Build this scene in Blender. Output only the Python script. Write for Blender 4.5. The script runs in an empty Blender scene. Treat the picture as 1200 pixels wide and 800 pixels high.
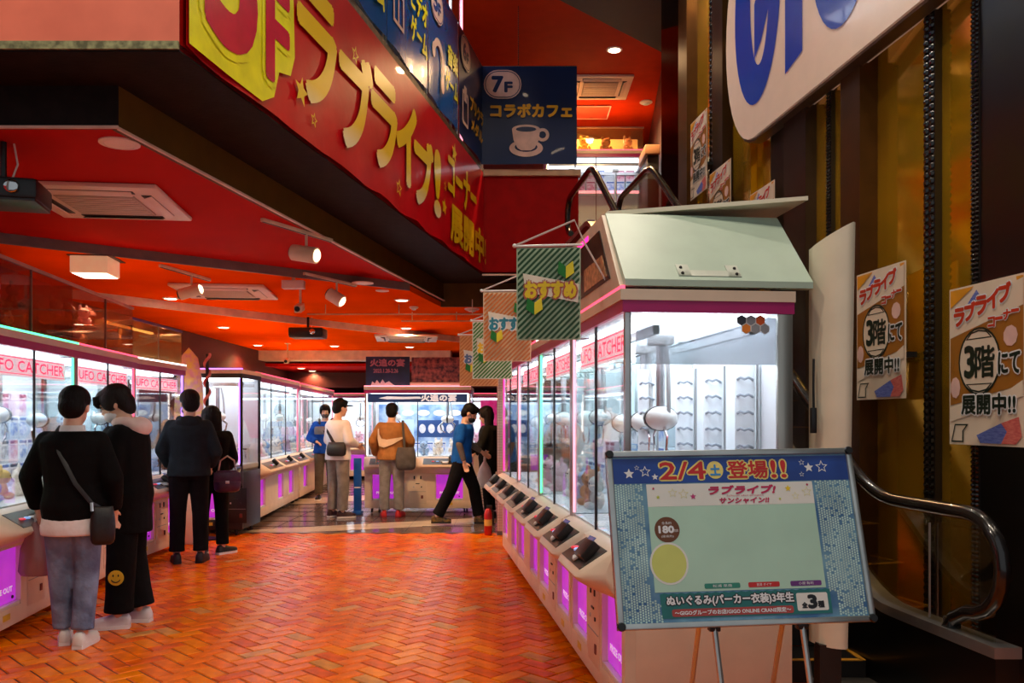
import bpy, bmesh, math, random
from mathutils import Vector, Matrix
random.seed(7)
SC = bpy.context.scene
COL = SC.collection
PI = math.pi

# ---------------------------------------------------------------- camera
cam = bpy.data.cameras.new('camera'); cam.lens = 30.0; cam.sensor_width = 36.0
cam.shift_y = 0.075; cam.clip_start = 0.05; cam.clip_end = 200
camo = bpy.data.objects.new('camera', cam); COL.objects.link(camo)
camo.location = (0, 0, 1.47); camo.rotation_euler = (PI / 2, 0, 0)
SC.camera = camo

# ---------------------------------------------------------------- world: overcast street daylight behind the open front
W = bpy.data.worlds.new('world'); SC.world = W; W.use_nodes = True
bg = W.node_tree.nodes['Background']
bg.inputs['Color'].default_value = (0.88, 0.95, 1.0, 1)
bg.inputs['Strength'].default_value = 0.36

# ---------------------------------------------------------------- view
SC.view_settings.view_transform = 'Standard'
SC.view_settings.look = 'None'
SC.view_settings.gamma = 1.0
SC.view_settings.use_curve_mapping = False
SC.view_settings.exposure = 0.08
SC.cycles.transparent_max_bounces = 32      # many panes stand behind one another

# ================================================================ helpers
def lin(c):
    out = []
    for x in c[:3]:
        x = x / 255.0
        out.append(x / 12.92 if x <= 0.04045 else ((x + 0.055) / 1.055) ** 2.4)
    return (out[0], out[1], out[2], 1.0)

def P(px, py, d):
    return Vector(((px - 600) * d / 1000.0, d, 1.47 - (py - 490) * d / 1000.0))

MATS = {}
def M(name, col, rough=0.5, metal=0.0, noise=0.12, nscale=6.0, emit=None, estr=0.0, bump=0.0, bscale=40.0, coat=0.0, col2=None, stretch=(1, 1, 1), spec=0.5):
    """procedural principled material: base colour broken up by noise, optional bump and emission"""
    if name in MATS: return MATS[name]
    m = bpy.data.materials.new(name); m.use_nodes = True
    nt = m.node_tree; b = nt.nodes['Principled BSDF']
    c = lin(col)
    b.inputs['Roughness'].default_value = rough
    b.inputs['Metallic'].default_value = metal
    b.inputs['Coat Weight'].default_value = coat
    b.inputs['Specular IOR Level'].default_value = spec
    tc = nt.nodes.new('ShaderNodeTexCoord')
    mp = nt.nodes.new('ShaderNodeMapping'); mp.inputs['Scale'].default_value = stretch
    nt.links.new(tc.outputs['Object'], mp.inputs['Vector'])
    nz = nt.nodes.new('ShaderNodeTexNoise'); nz.inputs['Scale'].default_value = nscale; nz.inputs['Detail'].default_value = 4
    nt.links.new(mp.outputs['Vector'], nz.inputs['Vector'])
    rp = nt.nodes.new('ShaderNodeValToRGB')
    c2 = lin(col2) if col2 else tuple(min(1, x * (1 + noise)) for x in c[:3]) + (1,)
    c1 = c if col2 else tuple(x * (1 - noise) for x in c[:3]) + (1,)
    rp.color_ramp.elements[0].color = c1; rp.color_ramp.elements[0].position = 0.35
    rp.color_ramp.elements[1].color = c2; rp.color_ramp.elements[1].position = 0.65
    nt.links.new(nz.outputs['Fac'], rp.inputs['Fac'])
    nt.links.new(rp.outputs['Color'], b.inputs['Base Color'])
    if emit:
        b.inputs['Emission Color'].default_value = lin(emit)
        b.inputs['Emission Strength'].default_value = estr
    if bump:
        n2 = nt.nodes.new('ShaderNodeTexNoise'); n2.inputs['Scale'].default_value = bscale; n2.inputs['Detail'].default_value = 3
        nt.links.new(mp.outputs['Vector'], n2.inputs['Vector'])
        bp = nt.nodes.new('ShaderNodeBump'); bp.inputs['Strength'].default_value = bump; bp.inputs['Distance'].default_value = 0.02
        nt.links.new(n2.outputs['Fac'], bp.inputs['Height'])
        nt.links.new(bp.outputs['Normal'], b.inputs['Normal'])
    MATS[name] = m
    return m

def GLASS(name, tint=(255, 255, 255), refl=0.06, rough=0.02, haze=0.0, hazecol=(255, 255, 255)):
    """thin pane: transparent, with a Fresnel-weighted mirror layer and optional diffuse haze"""
    if name in MATS: return MATS[name]
    m = bpy.data.materials.new(name); m.use_nodes = True
    nt = m.node_tree
    for n in list(nt.nodes):
        if n.type != 'OUTPUT_MATERIAL': nt.nodes.remove(n)
    out = [n for n in nt.nodes if n.type == 'OUTPUT_MATERIAL'][0]
    t = nt.nodes.new('ShaderNodeBsdfTransparent'); t.inputs['Color'].default_value = lin(tint)
    g = nt.nodes.new('ShaderNodeBsdfGlossy'); g.inputs['Roughness'].default_value = rough
    fr = nt.nodes.new('ShaderNodeFresnel'); fr.inputs['IOR'].default_value = 1.45
    ma = nt.nodes.new('ShaderNodeMath'); ma.operation = 'MULTIPLY_ADD'; ma.inputs[1].default_value = 0.45; ma.inputs[2].default_value = refl - 0.03
    ma.use_clamp = True
    nt.links.new(fr.outputs['Fac'], ma.inputs[0])
    mx = nt.nodes.new('ShaderNodeMixShader')
    nt.links.new(ma.outputs[0], mx.inputs[0]); nt.links.new(t.outputs[0], mx.inputs[1]); nt.links.new(g.outputs[0], mx.inputs[2])
    last = mx
    if haze:
        df = nt.nodes.new('ShaderNodeBsdfDiffuse'); df.inputs['Color'].default_value = lin(hazecol)
        m2 = nt.nodes.new('ShaderNodeMixShader'); m2.inputs[0].default_value = haze
        nt.links.new(mx.outputs[0], m2.inputs[1]); nt.links.new(df.outputs[0], m2.inputs[2]); last = m2
    nt.links.new(last.outputs[0], out.inputs['Surface'])
    MATS[name] = m
    return m

class MB:
    """mesh builder: collects shapes, links them as ONE mesh object"""
    def __init__(s): s.v = []; s.f = []
    def add(s, vs, fs):
        n = len(s.v); s.v += [tuple(v) for v in vs]; s.f += [tuple(i + n for i in f) for f in fs]; return s
    def box(s, x0, x1, y0, y1, z0, z1, b=0.0):
        x0, x1 = min(x0, x1), max(x0, x1); y0, y1 = min(y0, y1), max(y0, y1); z0, z1 = min(z0, z1), max(z0, z1)
        if b <= 0:
            vs = [(x, y, z) for z in (z0, z1) for y in (y0, y1) for x in (x0, x1)]
            return s.add(vs, [(0, 2, 3, 1), (4, 5, 7, 6), (0, 1, 5, 4), (2, 6, 7, 3), (0, 4, 6, 2), (1, 3, 7, 5)])
        b = min(b, (x1 - x0) * .45, (y1 - y0) * .45, (z1 - z0) * .45)
        bm = bmesh.new(); bmesh.ops.create_cube(bm, size=1)
        for v in bm.verts:
            v.co = Vector(((x0 + x1) / 2 + v.co.x * (x1 - x0), (y0 + y1) / 2 + v.co.y * (y1 - y0), (z0 + z1) / 2 + v.co.z * (z1 - z0)))
        bmesh.ops.bevel(bm, geom=bm.edges[:] + bm.verts[:], offset=b, segments=2, profile=0.5, affect='EDGES')
        bm.verts.index_update()
        s.add([v.co for v in bm.verts], [[v.index for v in f.verts] for f in bm.faces]); bm.free(); return s
    def rbox(s, c, size, rot, b=0.0):
        t = MB().box(-size[0] / 2, size[0] / 2, -size[1] / 2, size[1] / 2, -size[2] / 2, size[2] / 2, b)
        from mathutils import Euler
        m = Matrix.Translation(Vector(c)) @ Euler(rot).to_matrix().to_4x4()
        return s.add([m @ Vector(v) for v in t.v], t.f)
    def tube(s, pts, r, n=8, cap=True, flat=None, up=None):
        """tube along pts; r number or list; flat=(a,b) makes an elliptic/ribbon section"""
        pts = [Vector(p) for p in pts]; k = len(pts)
        rs = r if isinstance(r, (list, tuple)) else [r] * k
        ref = Vector(up) if up else None
        base = len(s.v); prev = None
        for i, p in enumerate(pts):
            t = (pts[min(i + 1, k - 1)] - pts[max(i - 1, 0)])
            if t.length < 1e-9: t = Vector((0, 0, 1))
            t.normalize()
            if prev is None:
                a = ref if ref else (Vector((0, 0, 1)) if abs(t.z) < 0.9 else Vector((1, 0, 0)))
            else: a = ref if ref else prev
            u = a - t * a.dot(t)
            if u.length < 1e-6: u = t.orthogonal()
            u.normalize(); w = t.cross(u); prev = u
            fa, fb = flat if flat else (1, 1)
            for j in range(n):
                an = 2 * PI * j / n
                s.v.append(tuple(p + u * (math.cos(an) * rs[i] * fa) + w * (math.sin(an) * rs[i] * fb)))
        for i in range(k - 1):
            for j in range(n):
                a, b = base + i * n + j, base + i * n + (j + 1) % n
                s.f.append((a, b, b + n, a + n))
        if cap:
            s.f.append(tuple(base + j for j in reversed(range(n))))
            s.f.append(tuple(base + (k - 1) * n + j for j in range(n)))
        return s
    def lathe(s, prof, c=(0, 0, 0), n=16, axis='z'):
        """prof: list of (radius, height)"""
        c = Vector(c); base = len(s.v)
        for r, h in prof:
            for j in range(n):
                a = 2 * PI * j / n; x, y = r * math.cos(a), r * math.sin(a)
                if axis == 'z': q = (x, y, h)
                elif axis == 'y': q = (x, -h, y)
                else: q = (h, x, y)
                s.v.append(tuple(c + Vector(q)))
        for i in range(len(prof) - 1):
            for j in range(n):
                a, b = base + i * n + j, base + i * n + (j + 1) % n
                s.f.append((a, b, b + n, a + n))
        s.f.append(tuple(base + j for j in reversed(range(n)))); s.f.append(tuple(base + (len(prof) - 1) * n + j for j in range(n)))
        return s
    def ball(s, c, r, nu=12, nv=8, rot=None):
        c = Vector(c); r = (r, r, r) if not isinstance(r, (tuple, list)) else r
        base = len(s.v); R = rot if rot else Matrix.Identity(3)
        s.v.append(tuple(c + R @ Vector((0, 0, -r[2]))))
        for i in range(1, nv):
            ph = -PI / 2 + PI * i / nv
            for j in range(nu):
                a = 2 * PI * j / nu
                s.v.append(tuple(c + R @ Vector((r[0] * math.cos(ph) * math.cos(a), r[1] * math.cos(ph) * math.sin(a), r[2] * math.sin(ph)))))
        s.v.append(tuple(c + R @ Vector((0, 0, r[2])))); top = len(s.v) - 1
        for j in range(nu):
            s.f.append((base, base + 1 + (j + 1) % nu, base + 1 + j))
            s.f.append((top, top - nu + j, top - nu + (j + 1) % nu))
        for i in range(nv - 2):
            for j in range(nu):
                a = base + 1 + i * nu + j; b = base + 1 + i * nu + (j + 1) % nu
                s.f.append((a, b, b + nu, a + nu))
        return s
    def prism(s, poly, a0, a1, axis='y'):
        """extrude a 2-D polygon; axis y: poly=(x,z); axis x: poly=(y,z); axis z: poly=(x,y)"""
        def q(p, a):
            return {'y': (p[0], a, p[1]), 'x': (a, p[0], p[1]), 'z': (p[0], p[1], a)}[axis]
        n = len(poly)
        vs = [q(p, a0) for p in poly] + [q(p, a1) for p in poly]
        fs = [tuple(range(n)), tuple(reversed(range(n, 2 * n)))] + [(i, i + n, (i + 1) % n + n, (i + 1) % n) for i in range(n)]
        return s.add(vs, fs)
    def poly(s, pts):
        return s.add(pts, [tuple(range(len(pts)))])
    def mesh(s, name, mat, smooth=True, angle=40):
        me = bpy.data.meshes.new(name); me.from_pydata(s.v, [], s.f)
        bm = bmesh.new(); bm.from_mesh(me); bmesh.ops.recalc_face_normals(bm, faces=bm.faces); bm.to_mesh(me); bm.free()
        for m in (mat if isinstance(mat, list) else [mat]): me.materials.append(m)
        if smooth:
            me.polygons.foreach_set('use_smooth', [True] * len(me.polygons))
            me.set_sharp_from_angle(angle=math.radians(angle))
        me.update(); return me
    def build(s, name, mat, parent=None, smooth=True, angle=40, loc=None):
        return link(name, s.mesh(name, mat, smooth, angle), parent, loc)

def link(name, me, parent=None, loc=None, rot=None):
    o = bpy.data.objects.new(name, me); COL.objects.link(o)
    if parent is not None: o.parent = parent
    if loc is not None: o.location = loc
    if rot is not None: o.rotation_euler = rot
    return o

def tag(o, label, cat, group=None):
    o['label'] = label; o['category'] = cat
    if group: o['group'] = group
    return o
def struct(o): o['kind'] = 'structure'; return o
def thing(name, label, cat, loc=(0, 0, 0), rz=0.0, group=None):
    o = bpy.data.objects.new(name, None); COL.objects.link(o); o.empty_display_size = 0.1
    o.location = loc; o.rotation_euler = (0, 0, rz)
    return tag(o, label, cat, group)
def group_root(name, loc=(0, 0, 0), rz=0.0):
    o = bpy.data.objects.new(name, None); COL.objects.link(o); o.empty_display_size = 0.1
    o.location = loc; o.rotation_euler = (0, 0, rz); return o
def rz_of(dx, dy): return math.atan2(dy, dx)

# ---- lettering
_TM = {}
def text_raw(s):
    if s not in _TM:
        c = bpy.data.curves.new('t', 'FONT'); c.body = s; c.size = 1; c.resolution_u = 5 if len(s) <= 2 else 2; c.dimensions = '2D'; c.fill_mode = 'FRONT'
        o = bpy.data.objects.new('t', c); COL.objects.link(o)
        dg = bpy.context.evaluated_depsgraph_get()
        me = bpy.data.meshes.new_from_object(o.evaluated_get(dg))
        vs = [(v.co.x, v.co.y) for v in me.vertices]; fs = [tuple(p.vertices) for p in me.polygons]
        bpy.data.objects.remove(o); bpy.data.curves.remove(c); bpy.data.meshes.remove(me)
        _TM[s] = (vs, fs)
    return _TM[s]

def text_mb(s, x0, x1, z0, z1, y=-0.004, bold=0.0, skew=0.0, keep=False):
    vs, fs = text_raw(s)
    ax = min(v[0] for v in vs); bx = max(v[0] for v in vs); az = min(v[1] for v in vs); bz = max(v[1] for v in vs)
    sx = (x1 - x0) / max(bx - ax, 1e-6); sz = (z1 - z0) / max(bz - az, 1e-6)
    if keep: sx = sz = min(sx, sz)
    pts = [(x0 + (v[0] - ax) * sx, z0 + (v[1] - az) * sz) for v in vs]
    pts = [(p[0] + skew * (p[1] - z0), p[1]) for p in pts]
    mb = MB()
    offs = [(0, 0)]
    if bold > 0:
        offs += [(bold * math.cos(k * PI / 4), bold * math.sin(k * PI / 4)) for k in range(8)]
    if bold > 0.35 * (z1 - z0) * 0.25:
        offs += [(bold * .5 * math.cos(k * PI / 2), bold * .5 * math.sin(k * PI / 2)) for k in range(4)]
    for i, (a, b) in enumerate(offs):
        mb.add([(p[0] + a, y - 0.00002 * i, p[1] + b) for p in pts], fs)
    return mb
def text(parent, s, x0, x1, z0, z1, mat, y=-0.004, bold=0.0, skew=0.0, name='lettering', keep=False):
    mb = text_mb(s, x0, x1, z0, z1, y, bold, skew, keep)
    return link(name, _flat(mb, name, mat), parent)
def _flat(mb, name, mat):
    me = bpy.data.meshes.new(name); me.from_pydata(mb.v, [], mb.f); me.materials.append(mat); me.update(); return me
def flat(parent, name, pts, mat, y=-0.003):
    """a flat printed shape given in (x, z) of the sign's own face"""
    return link(name, _flat(MB().poly([(p[0], y, p[1]) for p in pts]), name, mat), parent)
def ell(cx, cz, rx, rz, n=28, a0=0, a1=2 * PI):
    return [(cx + rx * math.cos(a0 + (a1 - a0) * i / n), cz + rz * math.sin(a0 + (a1 - a0) * i / n)) for i in range(n + (0 if abs(a1 - a0 - 2 * PI) < 1e-6 else 1))]
def star(cx, cz, r, k=0.45, rot=0.0, sx=1.0):
    return [(cx + sx * (r if i % 2 == 0 else r * k) * math.sin(rot + i * PI / 5), cz + (r if i % 2 == 0 else r * k) * math.cos(rot + i * PI / 5)) for i in range(10)]
def rrect(x0, x1, z0, z1, r, n=5):
    out = []
    for cx, cz, a in ((x1 - r, z1 - r, 0), (x0 + r, z1 - r, PI / 2), (x0 + r, z0 + r, PI), (x1 - r, z0 + r, 1.5 * PI)):
        out += [(cx + r * math.cos(a + i * PI / 2 / n), cz + r * math.sin(a + i * PI / 2 / n)) for i in range(n + 1)]
    return out
def ring(parent, name, outer, inner, mat, y=-0.003):
    n = len(outer)
    vs = [(p[0], y, p[1]) for p in outer] + [(p[0], y, p[1]) for p in inner]
    mb = MB().add(vs, [(i, (i + 1) % n, (i + 1) % n + n, i + n) for i in range(n)])
    return link(name, _flat(mb, name, mat), parent)
def rect(x0, x1, z0, z1): return [(x0, z0), (x1, z0), (x1, z1), (x0, z1)]

def remesh(mb, voxel, smooth_it=4):
    """fuse overlapping closed shapes into one continuous surface"""
    me = mb.mesh('tmp', None if False else MATS['skin'], smooth=False)
    o = bpy.data.objects.new('tmp', me); COL.objects.link(o)
    md = o.modifiers.new('r', 'REMESH'); md.mode = 'VOXEL'; md.voxel_size = voxel
    sm = o.modifiers.new('s', 'SMOOTH'); sm.iterations = smooth_it; sm.factor = 0.5
    dg = bpy.context.evaluated_depsgraph_get()
    out = bpy.data.meshes.new_from_object(o.evaluated_get(dg))
    bpy.data.objects.remove(o); bpy.data.meshes.remove(me)
    out.polygons.foreach_set('use_smooth', [True] * len(out.polygons))
    return out
# ================================================================ materials of the place
DIM_RED = M('dim_red_ceiling_paint', (186, 16, 4), .7, noise=.06, nscale=1.5, spec=.05)  # less-lit part of the red ceiling, its dimness put into the colour
LIT_RED = M('warm_lit_red_ceiling_paint', (246, 84, 3), .6, noise=.06, nscale=1.2, spec=.0)  # same red ceiling paint with the warm lamplight put into its colour
GREYBAND = M('grey_riser_paint', (120, 105, 100), .5)
CREAMBAND = M('cream_riser_paint', (225, 205, 185), .5)
BLACKP = M('black_soffit_paint', (36, 30, 28), .7, spec=.1, noise=.2, nscale=10, bump=.1)
BROWNP = M('brown_bulkhead_paint', (92, 62, 14), .55, spec=.2)
PINKRED = M('salmon_fascia_paint', (250, 128, 100), .5, noise=.1, nscale=3)
CRIMSON = M('crimson_parapet_paint', (150, 5, 4), .6, spec=.1)
ALU = M('brushed_aluminium', (190, 188, 180), .32, .9, nscale=30, stretch=(1, 1, .05))
GRIME = M('grimy_metal_edge', (150, 150, 110), .5, .4, noise=.5, nscale=25)
MAROON = M('dark_maroon_wall_paint', (70, 12, 10), .5)
BLACKGLOSS = M('black_gloss_panel', (12, 11, 12), .3, coat=.1)
CREAM = M('cream_powder_coat', (236, 214, 190), .4, noise=.04)
WHITEP = M('white_plastic', (236, 236, 232), .35, noise=.03)
BLACKPL = M('black_plastic', (22, 22, 24), .4, bump=.05)
DARKMET = M('dark_metal', (60, 58, 58), .4, .7)
M('skin', (224, 178, 148), .5, noise=.05)

def slab(name, pts, z0, z1, mat, parent=None):
    o = MB().prism(pts, z0, z1, 'z').build(name, mat, parent, smooth=False)
    if parent is None: struct(o)
    return o

# ================================================================ floor
BR = [M('terracotta_brick', (242, 112, 2), .24, noise=.18, nscale=9, bump=.12, bscale=60, spec=.13),
      M('dark_terracotta_brick', (222, 90, 1), .27, noise=.2, nscale=9, bump=.12, bscale=60, spec=.13),
      M('bright_terracotta_brick', (250, 128, 3), .22, noise=.15, nscale=9, bump=.12, bscale=60, spec=.13),
      M('worn_terracotta_brick', (214, 138, 60), .3, noise=.2, nscale=9, bump=.12, bscale=60, spec=.13)]
GROUT = M('dark_grout', (96, 40, 18), .8)
floor = struct(group_root('floor'))
MB().box(-9, 6, -3, 11.0, -.2, -.008).build('mortar_bed', GROUT, floor, smooth=False)
bw, bl = 0.112, 0.224
def brick_mesh(mat, name='brick'):
    g = .004; h = .006
    a, b = bl / 2 - g, bw / 2 - g; c, d = a - h, b - h
    vs = [(-a, -b, -.006), (a, -b, -.006), (a, b, -.006), (-a, b, -.006), (-c, -d, 0), (c, -d, 0), (c, d, 0), (-c, d, 0)]
    fs = [(4, 5, 6, 7), (0, 1, 5, 4), (1, 2, 6, 5), (2, 3, 7, 6), (3, 0, 4, 7)]
    return MB().add(vs, fs)
bms = [brick_mesh(m).mesh('brick', m, smooth=False) for m in BR]
spots = []
ca = math.sqrt(.5)
for i in range(-95, 95):
    for j in range(-95, 95):
        k = (i - j) % 4
        if k == 0: cx, cy, an = (i + 1) * bw, (j + .5) * bw, 0
        elif k == 3: cx, cy, an = (i + .5) * bw, (j + 1) * bw, PI / 2
        else: continue
        X = ca * (cx - cy) - 1.0; Y = ca * (cx + cy) + 6.5
        if -4.4 < X < 3.0 and 1.5 < Y < 10.92: spots.append((X, Y, an + PI / 4))
def floor_seen(X, Y):
    px = 600 + 1000 * X / Y; py = 490 + 1470 / Y
    return -2 < px < 1200 and py < 803 and (-3.336 - .12 * (Y - 5.56)) < X < (.958 - .114 * Y)
spots.sort(key=lambda s: s[1])
seen = [s for s in spots if floor_seen(s[0], s[1])][:300]
seen_set = set(seen)
rest = [MB() for _ in BR]
for s in spots:
    r = random.random(); k = 0 if r < .5 else 1 if r < .74 else 2 if r < .95 else 3
    dz = random.uniform(-.0012, .0008)
    if s in seen_set:
        link('brick', bms[k], floor, (s[0], s[1], dz), (random.uniform(-.004, .004), random.uniform(-.004, .004), s[2]))
    else:
        t = brick_mesh(None); c, sn = math.cos(s[2]), math.sin(s[2])
        rest[k].add([(s[0] + c * v[0] - sn * v[1], s[1] + sn * v[0] + c * v[1], v[2] + dz) for v in t.v], t.f)
for k, mb in enumerate(rest):
    o = mb.build('brick_paving', BR[k], floor, smooth=False); o['kind'] = 'stuff'
# far hall floor: dark polished slabs crossed by cream bands
TILED = M('dark_polished_stone', (112, 92, 84), .16, noise=.25, nscale=4)
TILEC = M('cream_polished_stone', (226, 206, 176), .18, noise=.08, nscale=4)
MB().box(-9, 6, 11.0, 24, -.2, -.004).build('tile_bed', TILED, floor, smooth=False)
MB().box(-9, 6, 10.94, 11.02, -.1, .001).build('threshold_strip', M('steel_threshold', (150, 130, 110), .3, .7), floor, smooth=False)
MB().prism([(-3.9, 11.03), (-2.7, 11.03), (.3, 12.25), (.3, 12.95), (-1.2, 12.3)], -.004, 0, 'z').build('cream_band', TILEC, floor, smooth=False)
MB().prism([(-6.0, 14.2), (-6.0, 13.3), (-1.5, 16.0), (-1.5, 17.2)], -.004, 0, 'z').build('cream_band', TILEC, floor, smooth=False)
xs = [-8 + i * 0.6 for i in range(20)]
for y in [11.02 + i * .6 for i in range(13)]:
    pass
jm = MB()
for i in range(24):
    jm.box(-8 + i * .6, -7.996 + i * .6, 11.03, 22, -.004, .0004)
for i in range(18):
    jm.box(-8, 5, 11.03 + i * .6, 11.034 + i * .6, -.004, .0004)
jo = jm.build('tile_joints', M('tile_joint', (60, 50, 46), .6), floor, smooth=False); jo['kind'] = 'stuff'

# ================================================================ lower ceilings
TOP = 3.62
slab('ceiling', [(-7.64, 4.79), (-2.19, 4.79), (-1.239, 10.22)], 3.09, 3.2, DIM_RED)
# warm-lit zone of the same red ceiling, its orange painted in, one step lower
b1 = [(-7.64, 4.79), (-1.239, 10.22)]
slab('ceiling', [(-9, 4.79 - 1.36 * .849), (-7.64, 4.79), (-1.239, 10.22), (-.974, 11.74), (2.6, 11.74), (2.6, 20.9), (-.66, 16.45), (-4.96, 10.55), (-9, 5.0)], 3.0, 3.07, LIT_RED)
slab('ceiling', [(-9, 5.0), (-4.96, 10.55), (-.66, 16.45), (2.6, 20.9), (2.6, 24), (-9, 24)], 2.9, 2.97, LIT_RED)
def riser(n, a, b, z0, z1, mat, t=.03):
    a, b = Vector(a), Vector(b); d = (b - a).normalized(); nrm = Vector((d.y, -d.x))
    return slab(n, [a, b, b + nrm * t, a + nrm * t], z0, z1, mat)
riser('trim_1', (-7.9, 4.57), (-1.239, 10.22), 2.998, 3.12, GREYBAND)
riser('trim_2', (-9, 5.0), (-4.96, 10.55), 2.895, 3.02, CREAMBAND)
riser('trim_2', (-4.96, 10.55), (-.66, 16.45), 2.895, 3.02, CREAMBAND)
riser('trim_2', (-.66, 16.45), (2.6, 20.9), 2.895, 3.02, CREAMBAND)
slab('trim_3', [(-7, 18.0), (-1.3, 18.0), (-1.3, 18.5), (-7, 18.5)], 2.70, 2.9, CREAMBAND)
slab('ceiling', [(-9, 18.5), (2.5, 18.5), (2.5, 22.5), (-9, 22.5)], 2.60, 2.66, DIM_RED)
slab('trim_4', [(-9, 20.3), (3, 20.3), (3, 20.42), (-9, 20.42)], 2.2, 2.56, MAROON)
# dropped bulkhead faces round the red zone
slab('trim_5', [(-7.7, 4.75), (-2.19, 4.75), (-2.19, 4.79), (-7.7, 4.79)], 3.09, 3.34, BLACKP)
slab('trim_6', [(-2.19, 4.75), (-.934, 11.74), (-.974, 11.74), (-2.24, 4.79)], 3.085, 3.34, BROWNP)
slab('trim_7', [(-.974, 11.70), (2.6, 11.70), (2.6, 11.74), (-.974, 11.74)], 3.0, 3.34, BROWNP)
LINE = M('pale_edge_bead', (226, 190, 170), .4)
slab('trim_8', [(-7.7, 4.735), (-2.185, 4.735), (-2.19, 4.752), (-7.7, 4.752)], 3.08, 3.095, LINE)
slab('trim_9', [(-2.185, 4.735), (-.915, 11.72), (-.94, 11.72), (-2.20, 4.752)], 3.075, 3.09, LINE)
# black soffit of the balcony and its slab
slab('ceiling', [(-9, 4.31), (-1.68, 4.31), (-.386, 11.04), (.86, 11.04), (.86, 11.74), (-.934, 11.74), (-2.19, 4.75), (-9, 4.75)], 3.32, 3.36, BLACKP)
slab('ceiling', [(-9, 4.36), (-1.72, 4.36), (-.43, 11.1), (.86, 11.1), (2.6, 11.1), (2.6, 24), (-9, 24)], 3.40, 3.62, M('upper_floor_slab', (90, 70, 62), .5))
# balcony fascia: salmon front, crimson side behind the banner, crimson far parapet
o = slab('wall_balcony_front', [(-9, 4.31), (-1.68, 4.31), (-1.68, 4.36), (-9, 4.36)], 3.37, 4.66, PINKRED)
o = slab('trim_10', [(-9, 4.295), (-1.68, 4.295), (-1.68, 4.31), (-9, 4.31)], 3.33, 3.37, GRIME)
slab('wall_balcony_side', [(-1.68, 4.31), (-.386, 11.04), (-.43, 11.06), (-1.73, 4.33)], 3.33, 4.64, CRIMSON)
slab('trim_11', [(-1.67, 4.29), (-.366, 11.03), (-.46, 11.06), (-1.76, 4.33)], 4.64, 4.70, M('weathered_brown_rail', (96, 78, 56), .5, .3, noise=.4, nscale=20))
slab('wall_balcony_far', [(-.386, 11.04), (.86, 11.04), (.86, 11.09), (-.386, 11.09)], 3.33, 4.60, CRIMSON)
slab('trim_12', [(-.40, 11.0), (.89, 11.0), (.89, 11.13), (-.40, 11.13)], 4.60, 4.68, M('cream_parapet_cap', (196, 158, 124), .45))
slab('trim_13', [(-.386, 11.02), (.86, 11.02), (.86, 11.04), (-.386, 11.04)], 3.315, 3.335, LINE)

# ================================================================ walls
slab('wall_left', [(-4.35, 2.0), (-5.35, 10.4), (-5.45, 10.4), (-4.45, 2.0)], 0, 3.2, M('red_wall_paint', (190, 26, 14), .45))
slab('wall_left_far', [(-5.35, 10.4), (-5.35, 22.5), (-5.45, 22.5), (-5.45, 10.4)], 0, 3.2, MAROON)
slab('wall_back', [(-9, 22.5), (6, 22.5), (6, 22.6), (-9, 22.6)], 0, 6.8, MAROON)
slab('wall_left_front', [(-4.45, 2.0), (-4.35, 2.0), (-4.35, -1), (-4.45, -1)], 0, 6.8, M('grey_entrance_wall', (120, 110, 104), .6))

# right wall: amber mirror panels between dark posts and beaded strips
WA = 3.05
def wall_d(px): return WA / ((px - 600) / 1000.0 + .12)
wu = Vector((.119, -.993)).normalized(); wrz = rz_of(wu.x, wu.y)
w0 = Vector((WA - .12 * 10.5, 10.5))       # local x = 0 at the far end, running towards the camera
wall_r = struct(group_root('wall_right', (w0.x, w0.y, 0), wrz))
def wall_s(px): return (10.5 - wall_d(px)) / .993 
GOLD = M('amber_mirror', (232, 178, 30), .10, .72, noise=.15, nscale=1.2, bump=.03, bscale=2)
BRONZE = M('bronze_post', (78, 48, 18), .4, .4)
DARKPOST = M('dark_bronze_post', (58, 44, 40), .3, .4)
DMIR = M('smoked_mirror', (70, 52, 46), .06, 1.0)
HH = 6.7
plist = [(1230, 1149, BLACKGLOSS, 'black_panel', .0), (1140, 1097, GOLD, 'mirror_panel', 0), (1084, 1016, GOLD, 'mirror_panel', 0), (1016, 993, BRONZE, 'post', .05),
         (993, 975, GOLD, 'mirror_panel', 0), (970, 953, GOLD, 'mirror_panel', 0), (953, 927, DARKPOST, 'post', .06), (927, 906, BLACKGLOSS, 'black_panel', .02),
         (906, 880, GOLD, 'mirror_panel', 0), (880, 850, GOLD, 'mirror_panel', 0), (850, 838, DARKPOST, 'post', .03), (832, 810, GOLD, 'mirror_panel', 0),
         (810, 800, BRONZE, 'post', .05), (800, 775, DMIR, 'mirror_panel', 0)]
for a, b, m, n, pr in plist:
    s0, s1 = wall_s(b), wall_s(a)
    if m is GOLD:                                                # mirror panels are set at a slight toe-in between their posts
        k = .12 * (s1 - s0)
        MB().prism([(s0, k), (s1, 0), (s1, .10), (s0, .10)], 0, HH, 'z').build(n, m, wall_r, smooth=False)
    else: MB().box(s0, s1, -pr, .10, 0, HH).build(n, m, wall_r, smooth=False)
MB().box(wall_s(1230), wall_s(1230) + 3.2, 0, .06, 0, HH).build('black_panel', BLACKGLOSS, wall_r, smooth=False)
BEAD = M('black_glass_bead', (16, 14, 14), .15, coat=.5)
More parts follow.
